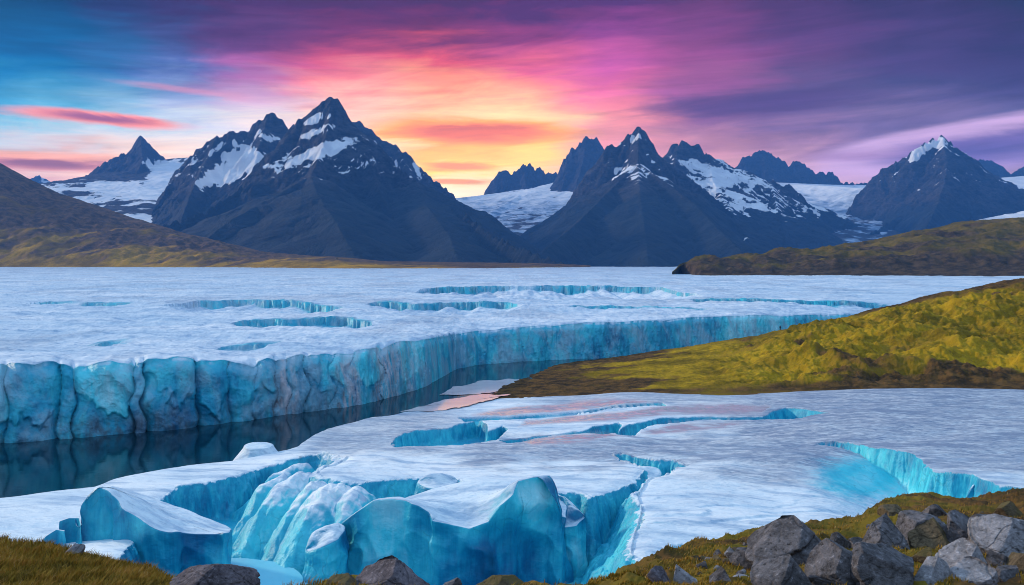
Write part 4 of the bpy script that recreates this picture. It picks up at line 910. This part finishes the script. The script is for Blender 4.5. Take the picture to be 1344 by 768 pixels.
def boulder(px0, px1, py0, py1, label, mat=ROCK, seed=0, depth=0.9, rot=0.0, sink=0.25, name='boulder', group='boulders on the near bank', base=ICO5, Y=None, **kw):
    if name == 'boulder':
        g_ = 0.06 * (px1 - px0); px0 -= g_; px1 += g_; py0 -= 0.05 * (py1 - py0)
    cx = (px0 + px1) / 2
    yb = Y or float(bank_Y(cx, min(py1, 786)))
    w = (px1 - px0) / 2 * yb / F; top_ = H - (py0 - HY) / F * yb; bot = H - (py1 - HY) / F * yb
    hgt = (top_ - bot) * (1 + sink) / 2
    p, Q = rock_shape(seed, base=base, **kw)
    V = np.stack([p[:, 0] * w, p[:, 1] * w * depth, p[:, 2] * hgt], -1)
    if rot:
        c_, s_ = math.cos(rot), math.sin(rot); xs = V[:, 0] * c_ - V[:, 2] * s_; zs = V[:, 0] * s_ + V[:, 2] * c_; V[:, 0], V[:, 2] = xs, zs
        V[:, 0] *= w / np.abs(V[:, 0]).max(); V[:, 2] *= hgt / np.abs(V[:, 2]).max()
    o = mesh_obj(name, V, Q, mat, label=label, cat='rock', group=group)
    o.location = ((cx - CX) / F * yb, yb + 0.15 * w * depth, top_ - hgt)
    return o
B = boulder
B(988,1098,684,748,'largest grey boulder of the pile, split by one long diagonal crack',seed=101,crack=((-.62,-.1,.95),.05),planes=[((-.55,-.5,.68),.42),((.3,-.75,.55),.5),((.75,0,.65),.55)],cuts=6,depth=.8)
B(1088,1118,698,726,'small grey boulder peeping out behind the right end of the cracked boulder',seed=102)
B(1065,1136,715,775,'tall grey boulder right in front of the cracked one',seed=103,planes=[((-.8,-.3,.45),.5),((.15,-.9,.35),.45),((.6,0,.8),.6)],cuts=5)
B(1118,1203,716,775,'broad dark grey boulder with a gently sloping top, leaning on the tall one',seed=104,planes=[((.35,-.45,.82),.45),((0,-.95,.25),.5)],cuts=6)
B(992,1064,731,778,'flat faced grey boulder at the bottom edge, front left of the cracked one',mat=ROCK,seed=105,planes=[((-.6,-.3,.74),.35),((.5,-.7,.5),.5)],cuts=5)
B(1131,1189,679,724,'rough pointed grey boulder standing left of the round topped one',seed=106,planes=[((.55,-.5,.6),.5)],cuts=8,lean=.15)
B(1183,1237,675,714,'smooth round topped grey boulder behind the brown angular rock',seed=107,cuts=7,sharp=.14)
B(1198,1254,684,725,'angular brown rock leaning among the grey boulders',mat=ROCK_BROWN,seed=108,planes=[((-.45,-.7,.55),.4),((.7,-.4,.5),.45)],cuts=5)
B(1242,1296,676,726,'dark upright grey boulder between the brown rock and the pale right slab',seed=109,planes=[((.5,-.5,.7),.5)],cuts=7)
B(1280,1356,680,730,'big light grey slab boulder sloping up to the right edge',mat=ROCK_PALE,seed=110,planes=[((-.45,-.5,.74),.35),((.2,-.85,.4),.45)],cuts=5)
B(1234,1297,714,756,'pale wedge boulder with a sharp lit ridge, front of the right cluster',mat=ROCK_PALE,seed=111,planes=[((-.6,-.2,.77),.3),((.45,-.8,.4),.35)],cuts=4,sharp=.02)
B(1190,1252,737,776,'pale pointed slab below the wedge boulder at the bottom edge',mat=ROCK_PALE,seed=112,planes=[((-.65,-.2,.73),.3),((.5,-.75,.4),.35)],cuts=4,sharp=.02)
B(1244,1300,738,776,'low pale slab half covered by brown turf at the bottom edge',mat=ROCK_PALE,seed=113,planes=[((-.3,-.3,.9),.3)],cuts=6)
B(1308,1342,659,682,'dark brown rock under the crest near the right edge',mat=ROCK_BROWN,seed=114)
B(1278,1308,675,692,'flat weathered grey rock above the light slab boulder',seed=115)
B(878,914,744,776,'pale leaning stone slab left of the boulder pile',mat=ROCK_PALE,seed=116,rot=.6,depth=.5,planes=[((0,-.8,.6),.4)],cuts=5)
B(850,882,746,776,'dark speckled rock sunk in moss at the bottom edge',mat=ROCK_LICHEN,seed=117)
B(872,886,744,762,'small rusty brown stone between the dark rock and the leaning slab',mat=ROCK_BROWN,seed=118,cuts=8)
B(1306,1338,746,772,'blue grey flat stone in brown turf at the lower right corner',seed=119)
B(230,327,741,790,'round lichen speckled boulder at the foot of the grassy bank',mat=ROCK_LICHEN,seed=120,cuts=16,sharp=.2,rough=.08,Y=5.2)
B(462,568,739,792,'pyramid shaped speckled boulder at the bottom edge, below the largest ice block',mat=ROCK_LICHEN,seed=121,planes=[((-.6,-.3,.74),.32),((.62,-.3,.72),.34),((0,-.9,.4),.45)],cuts=4,Y=5.0,depth=.7)
B(614,694,756,792,'low brown topped rock at the bottom edge, right of the pyramid boulder',mat=ROCK_BROWN,seed=122,cuts=12,Y=4.95)
B(87,108,715,728,'small pale stone lying on the grass crest at the left',mat=ROCK_PALE,seed=123,cuts=9)
B(1116,1140,706,722,'small grey stone wedged above the broad dark boulder',seed=124)
B(1200,1226,722,742,'flat dirty stone in the gap under the brown rock',mat=ROCK_BROWN,seed=125)
B(960,996,722,744,'low rough grey rock at the left foot of the cracked boulder',mat=ROCK,seed=126,sink=.5)
B(1325,1362,726,752,'dark turfy rock at the right edge under the light slab',mat=ROCK_BROWN,seed=127,sink=.5)
B(1098,1124,722,742,'thin dark stone jammed between the tall boulder and the cracked boulder',seed=131,cuts=8)
B(930,962,746,774,'grey stone half buried in turf at the bottom edge, left of the flat faced boulder',seed=132,cuts=8,sink=.4)
B(1158,1184,664,682,'small mossy rock just under the highest point of the bank',mat=ROCK_BROWN,seed=133,cuts=8,sink=.5)
B(1216,1244,662,680,'small grey rock on the turf behind the round topped boulder',seed=134,cuts=8,sink=.5)
B(1298,1330,726,750,'squat grey rock right below the big light slab',seed=135,cuts=7)
B(1140,1172,722,742,'low dark rock in the gap above the broad dark boulder, beside the pointed one',seed=136,cuts=8,sink=.5)
B(574,604,762,790,'small blue grey stone between the pyramid boulder and the brown topped rock',seed=137,cuts=9,Y=4.95)
B(425,468,760,790,'low mossy stone at the left foot of the pyramid boulder',mat=ROCK_BROWN,seed=138,cuts=9,Y=5.0)
rg = np.random.default_rng(77)
chips = []
for i in range(46):
    px = rg.choice([rg.uniform(905, 985), rg.uniform(1140, 1344), rg.uniform(800, 980), rg.uniform(1230, 1344)], p=[.45, .25, .1, .2])
    pcx = np.interp(px, cc[:, 0], cc[:, 1]); py = rg.uniform(pcx + 14, 772)
    sz = rg.uniform(3.5, 9); 
    B(px - sz, px + sz, py - sz * rg.uniform(.7, 1.1), py + sz * .5, 'small broken stone lying in the turf among the boulders', mat=[ROCK, ROCK_PALE, ROCK_BROWN][int(rg.integers(0, 3))], seed=300 + i, name='stone', group='small stones scattered on the near bank', base=ICO3, cuts=8)

# ------------------------------------------------------------------ far rock stack and the walker on the spur
p, Q = rock_shape(900, cuts=9, base=ICO3)
Ys = 2850; w = 3.0 / F * Ys
o = mesh_obj('rock_stack', np.stack([p[:, 0] * w * (1 - 0.35 * p[:, 2]), p[:, 1] * w, p[:, 2] * 7.0 / F * Ys], -1), Q, ROCK_BROWN, label='dark upright rock stack on the low end of the far left shore', cat='rock')
o.location = at(442, 344.5, Ys)
import bmesh
def walker(loc):
    root = bpy.data.objects.new('person', None); COL.objects.link(root); root.location = loc; root.rotation_euler = (0, 0, 0.5)
    tag(root, 'person in dark blue clothes standing on the crest of the mossy spur', 'person')
    J = [(0,0,.98,.15),(0,0,1.15,.15),(0,0,1.38,.17),(0,0,1.50,.07),(0,0,1.56,.06),
         (-.10,0,.90,.10),(-.11,-.01,.50,.065),(-.12,.02,.09,.045),(-.12,-.14,.04,.04),
         (.10,0,.90,.10),(.12,-.03,.50,.065),(.13,.02,.09,.045),(.13,-.14,.04,.04),
         (-.21,0,1.42,.065),(-.26,.02,1.14,.05),(-.25,-.08,.90,.035),(.21,0,1.42,.065),(.26,.02,1.14,.05),(.25,-.08,.90,.035),
         (0,0,1.62,.075),(0,-.01,1.70,.095),(0,0,1.78,.07)]
    E = [(0,1),(1,2),(2,3),(3,4),(0,5),(5,6),(6,7),(7,8),(0,9),(9,10),(10,11),(11,12),(2,13),(13,14),(14,15),(2,16),(16,17),(17,18),(4,19),(19,20),(20,21)]
    me = bpy.data.meshes.new('body'); me.from_pydata([j[:3] for j in J], E, [])
    b = bpy.data.objects.new('body', me); COL.objects.link(b); b.parent = root
    sk = b.modifiers.new('skin', 'SKIN')
    for i, j in enumerate(J): me.skin_vertices[0].data[i].radius = (j[3], j[3])
    me.skin_vertices[0].data[0].use_root = True
    b.modifiers.new('sub', 'SUBSURF').render_levels = 2
    mm, nt, bs = material('dark_clothes'); z = nt.n('ShaderNodeSeparateXYZ', {0: nt.n('ShaderNodeTexCoord').outputs['Object']}).outputs[2]
    put(nt, bs, Base_Color=nt.mix(nt.step(z, 1.50, 1.53), (0.012, 0.016, 0.04), (0.35, 0.2, 0.14)), Roughness=0.8)
    me.materials.append(mm)
    bm = bmesh.new(); bmesh.ops.create_uvsphere(bm, u_segments=16, v_segments=10, radius=.108)
    for v in list(bm.verts):
        if v.co.z < 0.0 and v.co.y < 0.02: v.co.z *= 0.1
    hm = bpy.data.meshes.new('hair'); bm.to_mesh(hm); bm.free()
    h = bpy.data.objects.new('hair', hm); COL.objects.link(h); h.parent = root; h.location = (0, .015, 1.725)
    hmat, nt, bs = material('dark_hair'); put(nt, bs, Base_Color=(0.02, 0.015, 0.012), Roughness=.7); hm.materials.append(hmat)
pp = at(1024, 434.5, 274.5); walker(pp)
# ------------------------------------------------------------------ sky, light, air, camera
world = bpy.data.worlds.new('World'); scene.world = world; world.use_nodes = True
W = NT(world.node_tree); world.node_tree.nodes.clear()
SUN_EL, SUN_AZ = math.radians(21), math.radians(-66)     # azimuth from +Y towards +X
gen = W.n('ShaderNodeTexCoord').outputs['Generated']
vx = W.n('ShaderNodeSeparateXYZ', {0: W.n('ShaderNodeVectorMath', {0: gen}, operation='NORMALIZE').outputs[0]})
az = W.m('ARCTAN2', vx.outputs[0], vx.outputs[1]); el = W.m('ARCSINE', vx.outputs[2])
st = W.n('ShaderNodeCombineXYZ', {0: W.m('MULTIPLY', az, 1.6), 1: W.m('ADD', W.m('MULTIPLY', el, 9.0), W.m('MULTIPLY', az, 0.5))}).outputs[0]
st2 = W.n('ShaderNodeCombineXYZ', {0: W.m('MULTIPLY', az, 3.0), 1: W.m('ADD', W.m('MULTIPLY', el, 26.0), W.m('MULTIPLY', az, -1.2))}).outputs[0]
n1 = W.noise(st, 1.6, 5, 0.5, 0.6); n2 = W.noise(st2, 1.5, 6, 0.55, 0.8); n3 = W.noise(st, 5.0, 5, 0.6, 0.5)
st6 = W.n('ShaderNodeCombineXYZ', {0: W.m('MULTIPLY', az, 7.0), 1: W.m('ADD', W.m('MULTIPLY', el, 30.0), W.m('MULTIPLY', az, -3.5))}).outputs[0]
n6 = W.noise(st6, 1.0, 7, 0.62, 1.2)
elw = W.m('ADD', el, W.m('ADD', W.m('MULTIPLY', W.m('SUBTRACT', n1, 0.5), 0.075), W.m('ADD', W.m('MULTIPLY', W.m('SUBTRACT', n2, 0.5), 0.055), W.m('MULTIPLY', W.m('SUBTRACT', n6, 0.5), 0.05))))
azw = W.m('ADD', az, W.m('ADD', W.m('MULTIPLY', W.m('SUBTRACT', n3, 0.5), 0.09), W.m('MULTIPLY', W.m('SUBTRACT', n1, 0.5), 0.14)))
ROWS = [-40, 10, 45, 80, 110, 140, 165, 190, 215, 245, 300]
TAB = {
 -60: [(14,60,95),(10,78,115),(8,88,135),(15,102,158),(40,125,170),(70,150,185),(120,180,205),(175,185,195),(185,150,155),(195,140,150),(165,130,150)],
 60:  [(22,55,92),(20,68,110),(18,86,135),(25,104,157),(55,130,172),(95,160,190),(145,188,205),(200,192,195),(215,170,160),(212,150,155),(175,135,155)],
 150: [(45,42,85),(48,50,98),(45,80,130),(50,105,158),(85,138,178),(130,170,198),(172,192,205),(220,205,203),(238,198,178),(228,170,165),(180,140,160)],
 240: [(60,35,80),(65,40,90),(68,72,125),(85,100,160),(120,140,185),(160,170,200),(190,198,210),(228,212,206),(242,208,188),(232,182,172),(180,140,160)],
 330: [(75,35,80),(80,40,90),(108,58,112),(165,88,148),(180,128,172),(205,165,190),(220,200,205),(236,215,205),(245,205,180),(235,185,170),(190,150,160)],
 450: [(80,35,80),(85,38,88),(128,48,98),(212,80,112),(244,132,132),(248,182,160),(250,212,188),(252,205,165),(252,192,132),(250,205,165),(220,170,160)],
 580: [(80,35,85),(88,38,90),(132,50,95),(228,85,102),(255,145,112),(255,192,138),(255,215,155),(255,185,95),(255,200,95),(255,228,175),(250,215,200)],
 700: [(80,38,88),(90,42,98),(152,58,115),(232,98,132),(255,146,125),(255,194,140),(255,216,150),(255,195,100),(255,200,105),(255,222,180),(235,190,190)],
 800: [(75,38,90),(95,45,105),(152,63,135),(205,88,155),(230,105,150),(240,138,142),(228,138,140),(218,138,142),(222,150,152),(232,175,175),(200,150,170)],
 900: [(75,40,92),(95,48,110),(125,58,130),(145,68,140),(150,78,145),(125,75,132),(132,85,140),(165,110,150),(192,130,160),(208,152,176),(180,140,170)],
 1050:[(65,40,90),(78,45,105),(90,52,118),(100,58,122),(92,65,122),(85,65,122),(105,80,137),(138,100,150),(172,125,165),(192,146,176),(165,130,165)],
 1200:[(55,38,85),(62,42,98),(70,48,108),(72,52,112),(70,58,115),(88,72,130),(112,90,145),(118,94,150),(138,110,160),(166,130,170),(150,120,160)],
 1400:[(42,30,74),(50,35,84),(58,42,96),(62,48,104),(66,54,110),(80,72,128),(105,90,145),(105,90,145),(112,96,150),(142,115,165),(130,110,155)],
}
for k_ in TAB:
    if k_ >= 900: TAB[k_] = [(r_ * 1.05, g_ * 1.06, b_ * 0.92) for r_, g_, b_ in TAB[k_]]
EL0, EL1 = -0.05, 0.40
t = W.step(elw, EL0, EL1); t = W.n('ShaderNodeMapRange', {0: elw, 1: EL0, 2: EL1}).outputs[0]
prev = None; keys = sorted(TAB); azs = [math.atan((k - CX) / F) for k in keys]
for k, a in zip(keys, azs):
    stops = [((math.atan((HY - r) / F * math.cos(a)) - EL0) / (EL1 - EL0), lin(c)) for r, c in zip(ROWS, TAB[k])][::-1]
    c = W.ramp(t, stops)
    prev = c if prev is None else W.mix(W.step(azw, pa, a), prev, c)
    pa = a
sky = prev
def azel(px, py):
    a = math.atan((px - CX) / F); return a, math.atan((HY - py) / F * math.cos(a))
def cloud(sky, px, py, rx, ry, colr, dens=1.0, tilt=0.0, soft=0.6, ragged=0.8, core=None):
    a0, e0 = azel(px, py)
    da = W.m('SUBTRACT', azw2, a0); de = W.m('SUBTRACT', W.m('SUBTRACT', elw2, e0), W.m('MULTIPLY', da, tilt))
    q = W.m('SQRT', W.m('ADD', W.m('POWER', W.m('DIVIDE', da, rx / F), 2.0), W.m('POWER', W.m('DIVIDE', de, ry / F), 2.0)))
    q = W.m('ADD', q, W.m('MULTIPLY', W.m('SUBTRACT', n2, 0.5), ragged))
    f = W.m('MULTIPLY', W.step(q, 1.0, 1.0 - soft), dens)
    c = lin(colr)
    if core:
        sky = W.mix(f, sky, c)
        g = W.m('MULTIPLY', W.step(W.m('ADD', q, W.m('MULTIPLY', W.m('SUBTRACT', n3, 0.5), 0.8)), 0.62, 0.1), dens)
        return W.mix(g, sky, lin(core))
    return W.mix(f, sky, c)
azw2 = W.m('ADD', az, W.m('MULTIPLY', W.m('SUBTRACT', n3, 0.5), 0.05)); elw2 = W.m('ADD', el, W.m('MULTIPLY', W.m('SUBTRACT', n3, 0.5), 0.012))
sky = cloud(sky, 60, 215, 150, 14, (205,120,120), 0.9, 0.0, 0.7, 0.9, (135,85,105))
sky = cloud(sky, 40, 203, 170, 7, (240,160,130), 0.8, 0.0, 0.8, 0.9)
sky = cloud(sky, 128, 156, 135, 11, (238,135,125), 1.0, -0.03, 0.55, 0.5, (150,85,115))
sky = cloud(sky, 240, 118, 110, 8, (225,140,165), 0.55, -0.06, 0.9, 1.2)
sky = cloud(sky, 600, 172, 190, 24, (255,150,40), 0.95, 0.0, 0.6, 1.3, (226,112,40))
sky = cloud(sky, 600, 219, 70, 8, (240,140,35), 0.9, 0.0, 0.6, 0.8)
sky = cloud(sky, 600, 238, 60, 6, (235,130,60), 0.8, 0.0, 0.6, 0.8)
sky = cloud(sky, 960, 140, 190, 26, (84,58,108), 0.85, 0.04, 0.8, 1.6)
sky = cloud(sky, 820, 135, 60, 16, (215,110,120), 0.5, 0.15, 0.9, 1.2)
sky = cloud(sky, 1290, 190, 230, 36, (185,150,190), 0.95, 0.09, 0.28, 0.35, (98,80,138))
sky = cloud(sky, 1290, 206, 190, 20, (92,80,138), 0.8, 0.02, 0.8, 0.6)
sky = cloud(sky, 1110, 205, 90, 12, (150,110,155), 0.6, 0.0, 0.9, 0.9)
n4 = W.noise(W.n('ShaderNodeCombineXYZ', {0: W.m('MULTIPLY', az, 5.0), 1: W.m('ADD', W.m('MULTIPLY', el, 55.0), W.m('MULTIPLY', az, -3.0))}).outputs[0], 1.2, 6, 0.6, 0.9)
br = W.m('ADD', W.m('MULTIPLY', n4, 0.95), W.m('ADD', 0.50, W.m('ADD', W.m('MULTIPLY', n2, 0.25), W.m('MULTIPLY', n1, 0.20))))
sky = W.mix(1.0, sky, W.n('ShaderNodeCombineXYZ', {0: br, 1: br, 2: br}).outputs[0], 'MULTIPLY')
dk = W.step(el, math.radians(7.5), math.radians(15.5), 1.0, 0.80)
sky = W.mix(1.0, sky, W.n('ShaderNodeCombineXYZ', {0: dk, 1: dk, 2: dk}).outputs[0], 'MULTIPLY')
# the haze box lies between the eye and the sky: give the sky the strength it needs to shine through that much air
pl = W.m('MINIMUM', W.m('DIVIDE', 1390.0, W.m('MAXIMUM', vx.outputs[2], 0.01)), 17000.0)
iT = W.m('POWER', 2.71828, W.m('MULTIPLY', pl, HAZE))
i3 = W.n('ShaderNodeCombineXYZ', {0: iT, 1: iT, 2: iT}).outputs[0]
loss = W.n('ShaderNodeVectorMath', {0: W.n('ShaderNodeVectorMath', {0: i3, 1: (1, 1, 1)}, operation='SUBTRACT').outputs[0], 1: (0.03, 0.065, 0.21)}, operation='MULTIPLY').outputs[0]
sky = W.n('ShaderNodeVectorMath', {0: W.n('ShaderNodeVectorMath', {0: W.n('ShaderNodeVectorMath', {0: sky, 1: i3}, operation='MULTIPLY').outputs[0], 1: loss}, operation='SUBTRACT').outputs[0], 1: (0.002, 0.002, 0.004)}, operation='MAXIMUM').outputs[0]
# behind the eye and overhead: open, paler evening sky
amb = W.ramp(W.n('ShaderNodeMapRange', {0: el, 1: -0.1, 2: 1.5}).outputs[0], [(0.0, (0.07, 0.10, 0.19)), (0.12, (0.10, 0.13, 0.24)), (0.35, (0.26, 0.38, 0.58)), (0.75, (0.66, 0.98, 1.32))])
nish = W.n('ShaderNodeTexSky', sky_type='NISHITA', sun_disc=False, sun_elevation=SUN_EL, sun_rotation=SUN_AZ, altitude=300.0).outputs[0]
nw = W.mix(1.0, nish, (NISH, NISH, NISH), 'MULTIPLY')
amb = W.mix(1.0, amb, nw, 'ADD')
front = W.m('MULTIPLY', W.step(W.m('ABSOLUTE', az), 1.25, 0.72), W.step(el, 0.52, 0.33))
out = W.mix(front, amb, sky)
bg = W.n('ShaderNodeBackground', {'Color': out, 'Strength': 1.0})
W.n('ShaderNodeOutputWorld', {'Surface': bg.outputs[0]})

sun = bpy.data.lights.new('sun', 'SUN'); sun.energy = SUN_E; sun.angle = math.radians(4.0); sun.color = (1.0, 0.82, 0.60)
so = bpy.data.objects.new('sun', sun); COL.objects.link(so)
so.rotation_euler = Vector((-math.sin(SUN_AZ) * math.cos(SUN_EL), -math.cos(SUN_AZ) * math.cos(SUN_EL), -math.sin(SUN_EL))).to_track_quat('-Z', 'Y').to_euler()

m = bpy.data.materials.new('evening_haze'); m.use_nodes = True
m.node_tree.nodes.clear()
hz = NT(m.node_tree)
pv = hz.n('ShaderNodeVolumePrincipled', {'Color': (0.10, 0.36, 1.0, 1), 'Density': HAZE, 'Anisotropy': 0.0})
ho = hz.n('ShaderNodeOutputMaterial'); m.node_tree.links.new(pv.outputs[0], ho.inputs['Volume'])
x0, x1, y0, y1, z0, z1 = -15500, 15500, -300, 16500, -60, 1420
V = [(x, y, z) for z in (z0, z1) for y in (y0, y1) for x in (x0, x1)]
mesh_obj('haze', V, [(0,2,3,1),(4,5,7,6),(0,1,5,4),(2,6,7,3),(0,4,6,2),(1,3,7,5)], m, smooth=False, kind='stuff', label='thin blue evening haze over the valley', cat='haze')

cam = bpy.data.cameras.new('camera'); co = bpy.data.objects.new('camera', cam); COL.objects.link(co)
cam.sensor_width = 36; cam.lens = 36 * F / 1344; cam.shift_y = -(384 - HY) / 1344; cam.clip_start = 0.1; cam.clip_end = 40000
co.location = (0, 0, H); co.rotation_euler = (math.radians(90), 0, 0)
scene.camera = co
vs = scene.view_settings; vs.view_transform = 'Standard'; vs.look = 'None'; vs.exposure = 0; vs.gamma = 1
scene.cycles.use_denoising = True; scene.cycles.filter_width = 0.95
scene.cycles.max_bounces = 6; scene.cycles.volume_bounces = 0; scene.cycles.caustics_reflective = False; scene.cycles.caustics_refractive = False
